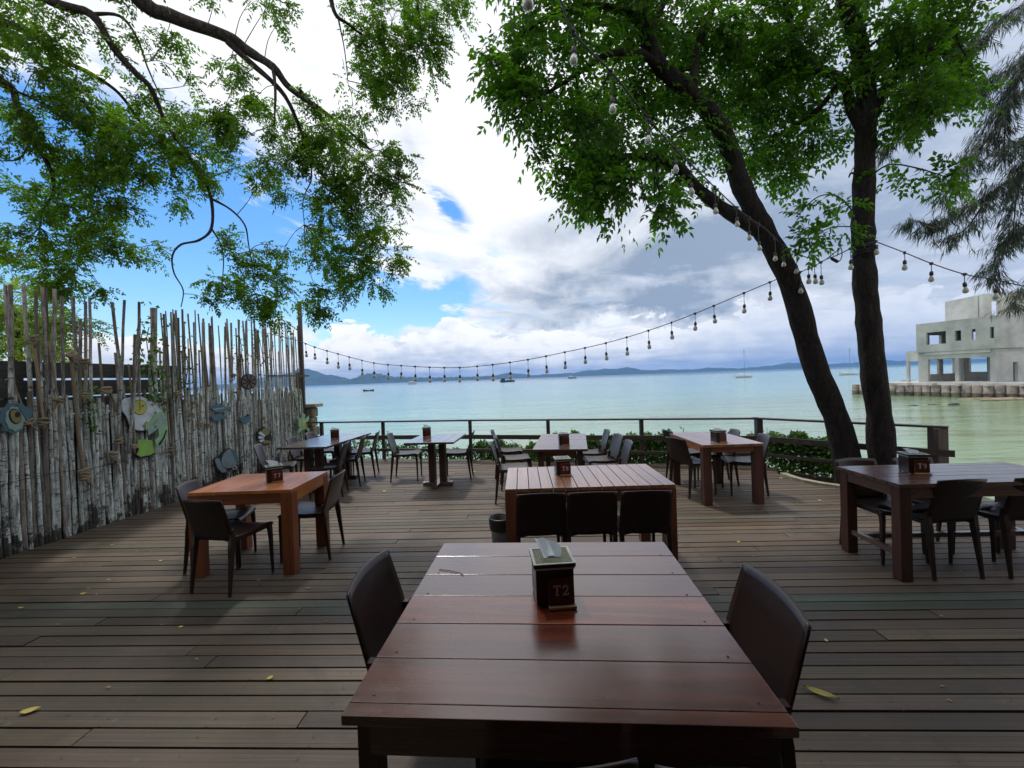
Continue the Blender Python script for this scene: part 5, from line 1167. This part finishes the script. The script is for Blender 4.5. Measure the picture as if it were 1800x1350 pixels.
# ---- string lights
def string_lights(name, label, cable, bulbs, hang=.13, grp='festoon light strings', bs=1.0, sub=6):
    """cable: 3D points; bulbs: list of (3D anchor, hang)"""
    O = Vector(cable[0]); e = empty('string_lights', O, label=label, cat='string lights', group=None)
    MB().tube(smoothline([p - O for p in cable], sub), .0065, 5).build('cable', 'cable', e, True)
    sk = MB().lathe([(0, .0), (.006, 0), (.012, -.004), (.019, -.012), (.021, -.05), (.017, -.054), (0, -.054)], 10).mesh('socket', 'black', True)
    bm_ = MB().lathe([(.0, -.052), (.014, -.053), (.018, -.068), (.027, -.085), (.032, -.102), (.030, -.120), (.020, -.134), (.0, -.139)], 12).mesh('bulb', 'bulb', True)
    cm = MB().box(-.012, .012, -.012, .012, -.02, .014).box(-.026, .026, -.006, .006, -.003, .008).mesh('clip', 'cable')
    for a, hg in bulbs:
        c = a - O
        inst('clip', cm, e, c, (0, 0, r3.uniform(0, 3)))
        MB().tube([c, c + Vector((r3.uniform(-.004, .004), 0, -hg * .5)), c + Vector((0, 0, -hg))], .004, 4, cap=False).build('drop_wire', 'cable', e)
        s_ = inst('socket', sk, e, c + Vector((0, 0, -hg + .004)), (r3.uniform(-.06, .06), r3.uniform(-.06, .06), 0), (bs,) * 3)
        inst('bulb', bm_, s_)
    return e
def poly_at(cable, px):
    best = min(cable, key=lambda p: abs(proj(p)[0] - px)); return best
def proj(p):
    v = Vector(p) - CAM; z = v.dot(fw); return 900 + FPX * v.dot(rt) / z, 675 - FPX * v.dot(up) / z
ca = [(527, 600), (553, 610), (594, 622), (657, 638), (705, 642.5), (755, 645.5), (808, 646), (866, 641), (928, 632), (993, 619), (1065, 603), (1140, 581), (1222, 551), (1308, 515), (1368, 490)]
def depthA(px): k = (px - 527) / (1368 - 527); return 1 / ((1 - k) / 8.9 + k / 6.05)
cabA = [W(x, y, depthA(x)) for x, y in ca]; fine = smoothline(cabA, 24)
bx = [537, 553, 574, 594, 615, 636, 657, 682, 705, 729, 755, 781, 808, 838, 866, 896, 928, 960, 993, 1028, 1065, 1102, 1140, 1180, 1222, 1256, 1308, 1354]
string_lights('A', 'long sagging string of bulbs from the fence end post to the leaning tree', [W(440, 580, 9.4), W(480, 588, 9.2)] + cabA + [W(1400, 478, 6.0)], [(poly_at(fine, x), .15 + r3.uniform(-.02, .02)) for x in bx] + [(W(478, 588, 9.2), .15), (W(503, 594, 9.1), .15)])
cb_ = [(905, -130, 1.75), (950, -60, 2.0), (985, 0, 2.25), (1010, 60, 2.6), (1077, 130, 2.9), (1137, 205, 3.15), (1187, 262, 3.45), (1221, 295, 3.75), (1257, 330, 4.1), (1291, 362, 4.5), (1320, 385, 4.75), (1345, 402, 5.0), (1375, 430, 5.4), (1405, 448, 5.6), (1434, 456, 5.75)]
cabB = [W(*c) for c in cb_]; fB = smoothline(cabB, 24)
def bulbB(px, py, Yd):
    a = poly_at(fB, px); b = W(px, py, a.y); return (Vector(a), max(.05, a.z - b.z - .10))
string_lights('B', 'string of large looking bulbs running from overhead down to the leaning tree', cabB, [bulbB(925, 15, 1.98), bulbB(1008, 112, 2.62), bulbB(1075, 198, 2.95), bulbB(1140, 252, 3.2), bulbB(1187, 303, 3.48), bulbB(1214, 342, 3.85), bulbB(1257, 376, 4.1), bulbB(1295, 398, 4.5), bulbB(1317, 422, 4.72), bulbB(1333, 440, 4.9), bulbB(1362, 458, 5.15), bulbB(1378, 468, 5.35), bulbB(1400, 480, 5.55)], bs=.8)
cc_ = [(1540, 425, 5.68), (1590, 444, 5.5), (1637, 463, 5.3), (1695, 482, 5.1), (1750, 492, 4.9), (1800, 503, 4.75), (1880, 512, 4.5), (2050, 500, 4.1)]
cabC = [W(*c) for c in cc_]; fC = smoothline(cabC, 24)
string_lights('C', 'string of bulbs running right from the upright tree towards the frame edge', cabC, [(poly_at(fC, x), .10) for x in (1590, 1637, 1695, 1750, 1830)])
cd_ = [(1405, 479, 5.75), (1432, 467, 5.8), (1452, 456, 5.75), (1475, 447, 5.7), (1497, 436, 5.6), (1518, 430, 5.54), (1540, 424, 5.62)]
cabD = [W(*c) for c in cd_]; fD = smoothline(cabD, 24)
string_lights('D', 'short tangled string of bulbs hung between the two trees', cabD, [(poly_at(fD, 1406), .16), (poly_at(fD, 1421), .08), (poly_at(fD, 1432), .12), (poly_at(fD, 1443), .18), (poly_at(fD, 1495), .15), (poly_at(fD, 1539), .05)])
pw_ = empty('power_lead', W(1452, 456, 5.7), label='looped black power lead with plug between the two trees', cat='cable'); Op = Vector(pw_.location)
MB().tube(smoothline([W(*c) - Op for c in ((1452, 456, 5.68), (1470, 442, 5.6), (1478, 436, 5.6), (1480, 450, 5.6), (1474, 460, 5.6), (1466, 456, 5.6), (1458, 450, 5.6))], 6), .006, 5).build('lead', 'cable', pw_)
MB().tube([W(1460, 452, 5.6) - Op, W(1463, 455, 5.6) - Op, W(1472, 460, 5.6) - Op, W(1474, 460, 5.6) - Op], [.01, .022, .022, .008], 8).build('plug', 'black', pw_)
for k, (px, y0) in enumerate(((1519, 440), (1519, 447), (1519, 418))):
    pass
tb = MB(); 
for k in range(4):
    c = W(1519, 434 + k * 5, 5.8); n = 24; tb.tube([c + Vector((.145 * cos(2 * pi * i / n), .145 * sin(2 * pi * i / n), .02 * sin(2 * pi * i / n + k))) for i in range(n + 1)], .006, 4, cap=False)
tag(tb.build('wire_binding', 'cable'), 'black wire wound around the upright tree where the light strings meet', 'wire')
# ================================================================== cut out ornaments on the fence
def orn(name, label, cat, parts, px, py, off=.08):
    """parts: list of (part name, material, outline in target pixels, front offset, thickness)"""
    O = onfence(px, py, off); e = empty(name, O, label=label, cat=cat)
    for nm, ma, pts, f, th in parts:
        P = []
        for x, y in pts:
            q = onfence(x, y, off) - O; P.append((q.dot(FD), q.z))
        MB().prism(P, Vector((0, 0, 0)), FD, FUP, FN, f, f + th).build(nm, ma, e)
    return e
def ell(cx, cy, rx, ry, n=18, rot=0, a0=0, a1=360, wav=0, k=5):
    o_ = []
    for i in range(n + (1 if a1 - a0 < 360 else 0)):
        a = R(a0 + (a1 - a0) * i / n); r_ = 1 + wav * sin(k * a); x, y = rx * r_ * cos(a), ry * r_ * sin(a); o_.append((cx + x * cos(R(rot)) - y * sin(R(rot)), cy + x * sin(R(rot)) + y * cos(R(rot))))
    return o_
egg = [(213, 706), (219, 700), (232, 698), (247, 697), (262, 703), (275, 714), (286, 726), (278, 742), (262, 750), (250, 757), (240, 756), (228, 750), (222, 733), (214, 722)]
band = lambda dx, dy, c: [(x + dx, y + dy) for x, y in c]
w1 = [(252, 746), (262, 741), (268, 730), (275, 726), (282, 722), (287, 728), (283, 738), (272, 744), (262, 752), (254, 757)]
orn('fence_ornament', 'cut out of a white fried egg with yellow yolk, green waves and lime square', 'ornament', [
    ('backing', 'o_dark', [(x + (x - 250) * .05 , y + (y - 730) * .06 + 1) for x, y in egg], -.02, .018), ('egg_white', 'o_white', egg, 0, .012), ('yolk', 'o_yellow', ell(244, 716, 11.5, 12.5), .013, .006),
    ('yolk_ring', 'o_dark', ell(244, 716, 12.6, 13.6), .0125, .0015),
    ('wave', 'o_pink', [(249, 748), (255, 741), (263, 745), (268, 752), (262, 759), (255, 757)], .013, .008), ('wave', 'o_green', w1, .022, .007), ('wave', 'o_mint', band(3, 8, w1), .031, .007), ('wave', 'o_green', [(274, 752), (284, 746), (290, 742), (292, 752), (290, 766), (285, 778), (278, 787), (271, 783), (269, 775), (276, 766)], .022, .012),
    ('wave_line', 'o_dark', [(274, 781), (282, 770), (288, 756), (290, 757), (285, 771), (277, 784)], .0345, .002),
    ('lime_square', 'o_lime', [(241, 774), (250, 772), (266, 774), (267, 784), (271, 795), (262, 800), (245, 803), (239, 799), (243, 790), (240, 783)], 0, .015), ('lime_backing', 'o_dark', [(240, 776), (250, 774), (268, 776), (270, 786), (273, 797), (262, 803), (246, 806), (239, 802)], -.02, .018)], 250, 745)
sh = ell(22, 735, 23, 27, 28, 0, 0, 360, .07, 9)
orn('fence_ornament', 'cut out of a wavy edged blue and pale green oyster shell at far left', 'ornament', [
    ('backing', 'o_blue', sh, 0, .012), ('shell', 'o_mint', [(24 + (x - 22) * .74, 736 + (y - 735) * .80) for x, y in sh], .013, .008), ('ring', 'o_dark', ell(23, 732, 10.5, 14, 18, -20), .022, .003), ('flesh', 'o_gold', ell(23, 732, 8.5, 12, 18, -20), .026, .005), ('curl', 'o_dark', ell(26, 729, 4.5, 5, 14, 0), .032, .002),
    ('frill', 'o_blue', [(27, 712), (34, 708), (40, 714), (48, 716), (53, 724), (50, 736), (44, 740), (38, 730), (32, 722)], .014, .015)], 24, 735)
orn('fence_ornament', 'cut out of a grey blue cup lying tilted on its saucer', 'ornament', [
    ('backing', 'o_dark', [(374, 810), (377, 804), (384, 803), (388, 797), (395, 790), (403, 787), (409, 793), (415, 800), (418, 812), (416, 825), (404, 826), (395, 828), (388, 833), (380, 828)], -.004, .012),
    ('cup', 'o_grey', [(387, 812), (390, 800), (396, 793), (402, 789), (406, 798), (412, 811), (415, 815), (408, 821), (398, 824), (389, 820)], .01, .016), ('cup_mouth', 'o_blue', [(403, 789), (409, 791), (414, 797), (417, 806), (415, 814), (409, 808), (405, 798)], .010, .012), ('saucer', 'o_grey', [(376, 809), (379, 805), (384, 806), (388, 818), (396, 825), (396, 830), (388, 831), (380, 822)], .009, .012),
    ('handle', 'o_white', ell(411, 822, 4.5, 3.2, 14, -20), .009, .008), ('handle_hole', 'o_dark', ell(411, 822, 2.8, 1.8, 12, -20), .018, .002)], 397, 810)
orn('fence_ornament', 'cut out of two dark teal fish one above the other', 'ornament', [
    ('fish', 'o_blue', [(370, 718), (376, 712), (386, 710), (393, 713), (398, 718), (405, 714), (404, 724), (398, 721), (390, 725), (378, 725)], 0, .016), ('fish', 'o_blue', [(370, 733), (378, 728), (388, 728), (393, 732), (398, 729), (398, 737), (392, 735), (384, 740), (375, 739)], 0, .016), ('fish_line', 'o_mint', [(372, 719), (392, 716), (393, 718), (374, 721)], .017, .003)], 386, 724)
orn('fence_ornament', 'cut out of a small dark blue fish right of the fish pair', 'ornament', [('fish', 'o_blue', [(421, 739), (427, 732), (437, 730), (441, 735), (438, 741), (430, 745), (424, 742)], 0, .016), ('fin', 'o_dark', [(428, 733), (434, 727), (437, 731)], .017, .004)], 431, 737)
orn('fence_ornament', 'round brown patterned cut out hung high beside the dark tie bar', 'ornament', [('disc', 'o_dark', ell(436, 671, 14, 14, 20), 0, .012)] + [('wedge', 'o_brown', [(436 + 3 * cos(R(a)), 671 + 3 * sin(R(a))), (436 + 12 * cos(R(a - 14)), 671 + 12 * sin(R(a - 14))), (436 + 12.5 * cos(R(a + 14)), 671 + 12.5 * sin(R(a + 14)))], .013, .005) for a in range(0, 360, 45)], 436, 671)
orn('fence_ornament', 'cut out of a gold and white scallop shell low near the pedestal table', 'ornament', [('backing', 'o_dark', [(451, 760), (456, 753), (464, 750), (472, 755), (477, 765), (478, 777), (470, 782), (459, 781), (452, 772)], -.003, .011),
    ('shell', 'o_gold', [(459, 756), (465, 752), (471, 756), (472, 763), (466, 766), (460, 761)], .009, .010), ('rib', 'o_white', [(453, 762), (457, 758), (465, 766), (463, 768)], .009, .010), ('rib', 'o_white', [(453, 771), (454, 766), (463, 769), (462, 771)], .009, .010), ('rib', 'o_white', [(457, 778), (454, 774), (462, 772), (464, 774)], .009, .010), ('rib', 'o_gold', [(463, 780), (459, 778), (466, 774), (476, 775), (475, 779)], .009, .010)], 465, 766)
orn('fence_ornament', 'cut out of a green turtle with yellow belly beside the stone pillar', 'ornament', [('shell', 'o_green', ell(532, 745, 8, 11, 16), 0, .012), ('belly', 'o_yellow', ell(533, 745, 4, 6, 14), .013, .006), ('fin', 'o_green', [(525, 733), (521, 730), (524, 740), (528, 741)], 0, .01), ('fin', 'o_green', [(538, 734), (543, 730), (542, 740), (537, 741)], 0, .01), ('fin', 'o_green', [(526, 752), (522, 760), (528, 760), (530, 755)], 0, .01), ('fin', 'o_green', [(537, 754), (542, 760), (544, 755), (540, 750)], 0, .01), ('head', 'o_green', ell(533, 731, 3, 4, 10), .0, .012)], 532, 745, .12)
# ---- ropes knotted on the fence
def rope(pts, label, knots, r=.014, off=.075):
    P = [onfence(x, y, off + o_) for x, y, o_ in [(q[0], q[1], q[2] if len(q) > 2 else 0) for q in pts]]; O = Vector(P[0]); e = empty('rope', O, label=label, cat='rope', group='ropes knotted along the fence')
    r *= .62
    MB().tube(smoothline([p - O for p in P], 6), r, 6).build('strand', 'rope', e, True)
    for kx, ky, kr in knots:
        kr *= .72; c = onfence(kx, ky, off + .02) - O; mb = MB(); q = random.Random(int(kx * 7 + ky))
        for j in range(3):
            n = 14; t1_ = q.uniform(-.5, .5); t2_ = q.uniform(-.4, .4); cz = c + FUP * (j - 1) * .018
            mb.tube([cz + FD * kr * 1.25 * cos(2 * pi * i / n) + FN * (kr * .55 * sin(2 * pi * i / n)) + FUP * (kr * (t1_ * cos(2 * pi * i / n) + t2_ * sin(2 * pi * i / n))) for i in range(n + 1)], r * .95, 6, cap=False)
        mb.tube([c, c + FD * q.uniform(-.05, .05) - FUP * .05 + FN * .02, c + FD * q.uniform(-.08, .08) - FUP * .10], r * .8, 5)
        mb.build('knot', 'rope', e, True)
rope([(8, 668), (22, 668), (30, 690), (42, 720), (47, 742), (60, 748)], 'rope looping down behind the oyster shell cut out', [(50, 742, .05)], .012)
rope([(58, 590), (64, 640), (70, 690), (76, 740)], 'thick rope hanging to a double coil knot right of the oyster shell', [(77, 741, .055), (60, 594, .04)], .022)
rope([(84, 600), (92, 640), (98, 680), (102, 700), (94, 722), (82, 742)], 'rope crossing from a mid fence knot down to the double coil knot', [(102, 702, .05)], .014)
rope([(124, 620), (132, 700), (140, 780), (148, 835)], 'longest rope, hanging nearly to the foot of the fence', [(126, 625, .05), (148, 828, .06), (150, 838, .05)], .03)
rope([(142, 625), (150, 660), (146, 690)], 'short rope with curled end beside the longest rope', [(150, 635, .045), (150, 697, .055)], .016)
rope([(190, 680), (205, 720), (212, 760), (208, 778)], 'rope draped left of the egg cut out ending in two knots', [(186, 686, .07), (209, 775, .05), (200, 798, .05)], .02)
rope([(200, 800), (207, 818), (212, 833)], 'frayed rope tail below the draped rope', [(199, 802, .045)], .014)
rope([(226, 640), (232, 700), (236, 760), (238, 786)], 'rope hanging straight across the fried egg cut out', [(237, 785, .04)], .018, .115)
rope([(238, 600), (244, 650), (246, 700), (246, 722)], 'thin looped cord holding the yolk of the egg cut out', [], .008, .12)
rope([(292, 700), (296, 740), (299, 780)], 'rope at the right of the green waves with knot below', [(301, 790, .045)], .018)
rope([(312, 660), (318, 690), (325, 700)], 'knotted rope left of the fish pair', [(314, 692, .06), (342, 708, .05)], .016)
rope([(350, 690), (352, 720), (352, 740)], 'bow shaped rope knots under the tangled stakes', [(352, 745, .06), (368, 748, .055), (336, 728, .05)], .016)
rope([(400, 600), (404, 640), (410, 660)], 'rope looped high on the stakes left of the round cut out', [(410, 660, .06), (416, 690, .05)], .018)
rope([(460, 730), (466, 740), (474, 742)], 'small rope bow above the scallop shell cut out', [(463, 736, .05)], .014)
rope([(508, 690), (508, 725), (510, 750)], 'rope knot on the stakes beside the turtle cut out', [(507, 728, .05)], .016)
# ================================================================== boats
def hull(L_, B_, H_, e, ma, name='hull', sheer=.25, sec=8):
    vs = []; n = 11
    for i in range(n):
        u = i / (n - 1) * 2 - 1; b = B_ / 2 * max(.03, (1 - abs(u) ** 2.4)) if u > 0 else B_ / 2 * (1 - .35 * abs(u) ** 3); z1 = H_ * (1 + sheer * u * u)
        for sx, z in ((-1, z1), (-.8, .15 * H_), (0, -.3 * H_), (.8, .15 * H_), (1, z1)): vs.append((u * L_ / 2, sx * b, z))
    fs = [(i * 5 + k, i * 5 + k + 1, (i + 1) * 5 + k + 1, (i + 1) * 5 + k) for i in range(n - 1) for k in range(4)] + [(i * 5, (i + 1) * 5, (i + 1) * 5 + 4, i * 5 + 4) for i in range(n - 1)] + [(0, 1, 2, 3, 4), tuple(range(n * 5 - 5, n * 5))[::-1]]
    return MB().add(vs, fs).build(name, ma, e)
def sailboat(px, py, L_, label, rz):
    p = F(px, py, WZ); e = empty('sailboat', p, rz, label, 'boat')
    hull(L_, L_ * .3, L_ * .085, e, 'white'); MB().box(-L_ * .16, L_ * .14, -L_ * .07, L_ * .07, L_ * .085, L_ * .135).build('cabin', 'white', e, bev=.1)
    MB().tube([(L_ * .06, 0, 0), (L_ * .06, 0, L_ * 1.38)], L_ * .009, 6).build('mast', 'o_grey', e); MB().tube([(L_ * .06, 0, L_ * .2), (-L_ * .34, 0, L_ * .2)], L_ * .012, 6).build('boom', 'white', e)
    for a, b in (((L_ * .06, 0, L_ * 1.36), (L_ * .48, 0, L_ * .1)), ((L_ * .06, 0, L_ * 1.36), (-L_ * .47, 0, L_ * .1))): MB().tube([a, b], L_ * .003, 4).build('stay', 'o_grey', e)
sailboat(1307, 663.5, 10.3, 'white sailing boat with tall bare mast, the nearer of the two moored', .2)
sailboat(1492, 659, 8.5, 'farther white sailing boat seen between the two tree trunks', -.15)
p = F(892, 671.5, WZ); e = empty('barge', p, .1, 'long dark barge with low deckhouse at one end out in the bay', 'boat')
hull(15, 4, 1.5, e, 'hulld'); MB().box(-6.5, -2.5, -1.4, 1.4, 1.4, 4.0).build('deckhouse', 'hulld', e); MB().box(-6.9, -2.1, -1.6, 1.6, 4.0, 4.2).build('roof', 'white', e); MB().box(-1, 5.5, -1.3, 1.3, 1.4, 2.3).build('cargo', 'o_grey', e)
p = F(648, 687.5, WZ); e = empty('longtail_boat', p, .05, 'small low longtail boat with canopy, nearest boat at left', 'boat')
hull(5.0, 1.1, .45, e, 'hulld', sheer=1.2); MB().box(-1.2, .9, -.5, .5, 1.15, 1.22).build('canopy', 'o_blue', e)
for x in (-1.1, .8): MB().tube([(x, .4, .3), (x, .4, 1.15)], .03, 5).build('post', 'hulld', e); MB().tube([(x, -.4, .3), (x, -.4, 1.15)], .03, 5).build('post', 'hulld', e)
p = F(725, 675.5, WZ); e = empty('ferry', p, 0, 'distant white double decked ferry below the low wooded hill', 'boat')
hull(13, 4, 1.5, e, 'white'); MB().box(-5.5, 4, -1.7, 1.7, 1.5, 3.4).build('lower_cabin', 'white', e); MB().box(-5.4, 3.9, -1.72, 1.72, 2.1, 2.7).build('window_band', 'o_blue', e); MB().box(-4.5, 2.5, -1.5, 1.5, 3.4, 4.7).build('upper_cabin', 'white', e)
p = F(1006, 665.3, WZ); e = empty('fishing_boat', p, .2, 'tiny far fishing boat under the middle of the blue range', 'boat')
hull(13, 3.5, 1.6, e, 'hulld'); MB().box(-4, 0, -1.2, 1.2, 1.6, 4.4).build('wheelhouse', 'white', e)
# ================================================================== fallen leaves
lm = []
for k in range(4):
    q = random.Random(k); n = 9; vs = []; 
    for i in range(n):
        u = i / (n - 1); w_ = sin(pi * min(1, u * 1.03)) ** .8 * .5; z = .10 + .28 * (u - .5) ** 2 * (1 + k * .4)
        vs += [(u - .5, -w_, z + .10 + .03 * q.uniform(-1, 1)), (u - .5, 0, z), (u - .5, w_, z + .12)]
    lm.append((MB().add(vs, [(i * 3 + a, i * 3 + a + 1, (i + 1) * 3 + a + 1, (i + 1) * 3 + a) for i in range(n - 1) for a in (0, 1)])))
ly = [m_.mesh('leaf', 'fallen') for m_ in lm]; lbn = [m_.mesh('leaf', 'fallenb') for m_ in lm]
named = [(1443, 1222, .15, .040, -38, 'largest yellow leaf, on the boards by the right chair of the nearest table', 0), (53, 1251, .09, .04, 20, 'long yellow brown leaf near the lower left corner', 0), (475, 1192, .042, .03, 70, 'small crumpled yellow leaf left of the nearest table', 0), (147, 1044, .05, .03, 10, 'pale yellow leaf on boards below the fence foot', 0), (318, 1102, .03, .02, 10, 'tiny leaf on the teal tinted board row', 0), (1452, 1126, .035, .02, 60, 'tiny yellow leaf on boards right of the nearest table', 0),
         (542, 1034, .045, .025, 30, 'brown curled leaf behind the left chair of the nearest table', 1), (640, 1005, .07, .02, -20, 'brown twig like leaf right of the orange table', 1), (620, 1083, .02, .014, 0, 'tiny pale leaf resting by the left chair back', 0), (455, 1020, .04, .02, 60, 'brown leaf just right of the orange table front leg', 1), (283, 986, .045, .02, 30, 'pale yellow leaf left of the orange table', 0), (130, 981, .04, .018, 15, 'thin pale leaf close to the fence foot', 0), (197, 958, .04, .018, 40, 'thin pale leaf between the fence foot and orange table', 0), (37, 1069, .05, .02, 0, 'pale leaf lying on boards at the left frame edge', 0), (191, 1019, .03, .015, 20, 'small orange leaf on boards left of the orange table', 0),
         (1440, 880, .05, .04, 10, 'pale round leaf by the curved kerb', 0), (1500, 898, .06, .03, 15, 'yellow leaf under the stretcher table', 0), (834, 829, .06, .05, 10, 'pale leaf fallen in front of the small pedestal table', 0), (675, 864, .07, .05, 40, 'pale leaf on boards between the pedestal tables', 0), (1372, 841, .05, .04, 0, 'pale leaf left of the curved kerb', 0), (1298, 953, .035, .03, 0, 'small pale leaf on boards right of the slatted table', 0), (1233, 973, .03, .02, 0, 'small dark leaf on boards near the slatted table leg', 1)]
for i, (px, py, l_, w_, a_, lb, br) in enumerate(named):
    p = F(px, py, .001); o = inst('fallen_leaf', (lbn if br else ly)[i % 4], None, (p.x, p.y, .001), (0, 0, R(a_)), (l_, w_, l_ * .5)); tag(o, lb, 'leaf', 'fallen leaves on the deck')
tw = MB().tube([F(772, 1001, .752), F(790, 1003, .753), F(808, 1007, .7525), F(815, 1011, .752)], .0016, 4); tag(tw.build('twig', 'bark3'), 'thin dark twig lying on the far left of the nearest table', 'twig')
lt = MB()
rl = random.Random(9)
for k in range(220):
    x = rl.uniform(-4.6, 5.0); y = rl.uniform(1.6, 8.2); a = rl.uniform(0, 6.28); l_ = rl.uniform(.006, .018); c = Vector((x, y, .004)); d_ = Vector((cos(a), sin(a), .15)) * l_; s_ = Vector((-sin(a), cos(a), .1)) * l_ * .5
    lt.add([c - d_, c + s_, c + d_, c - s_ + Vector((0, 0, .004))], [(0, 3, 1), (1, 3, 2)])
o = lt.build('leaf_litter', 'fallenb'); tag(o, 'tiny leaf crumbs scattered over the deck boards', 'leaf litter', kind='stuff')

# ================================================================== haze
hz = MB().box(-9600, 9600, -120, 9600, -6.5, 190).build('haze', 'black'); hz.data.materials.clear()
hm_ = bpy.data.materials.new('sea_haze'); hm_.use_nodes = True; hm_.node_tree.nodes.clear(); q = NT(hm_.node_tree)
vo_ = q.new('ShaderNodeVolumePrincipled'); vo_.inputs['Color'].default_value = (.22, .48, 1.0, 1); vo_.inputs['Density'].default_value = .00014
om = q.new('ShaderNodeOutputMaterial'); q.l.new(vo_.outputs[0], om.inputs['Volume']); hz.data.materials.append(hm_)
tag(hz, 'thin pale haze over the bay', kind='stuff')

if False: print('stakes', ns_, 'boards', nb, 'tris', sum(len(o.data.polygons) for o in bpy.data.objects if o.type == 'MESH'))
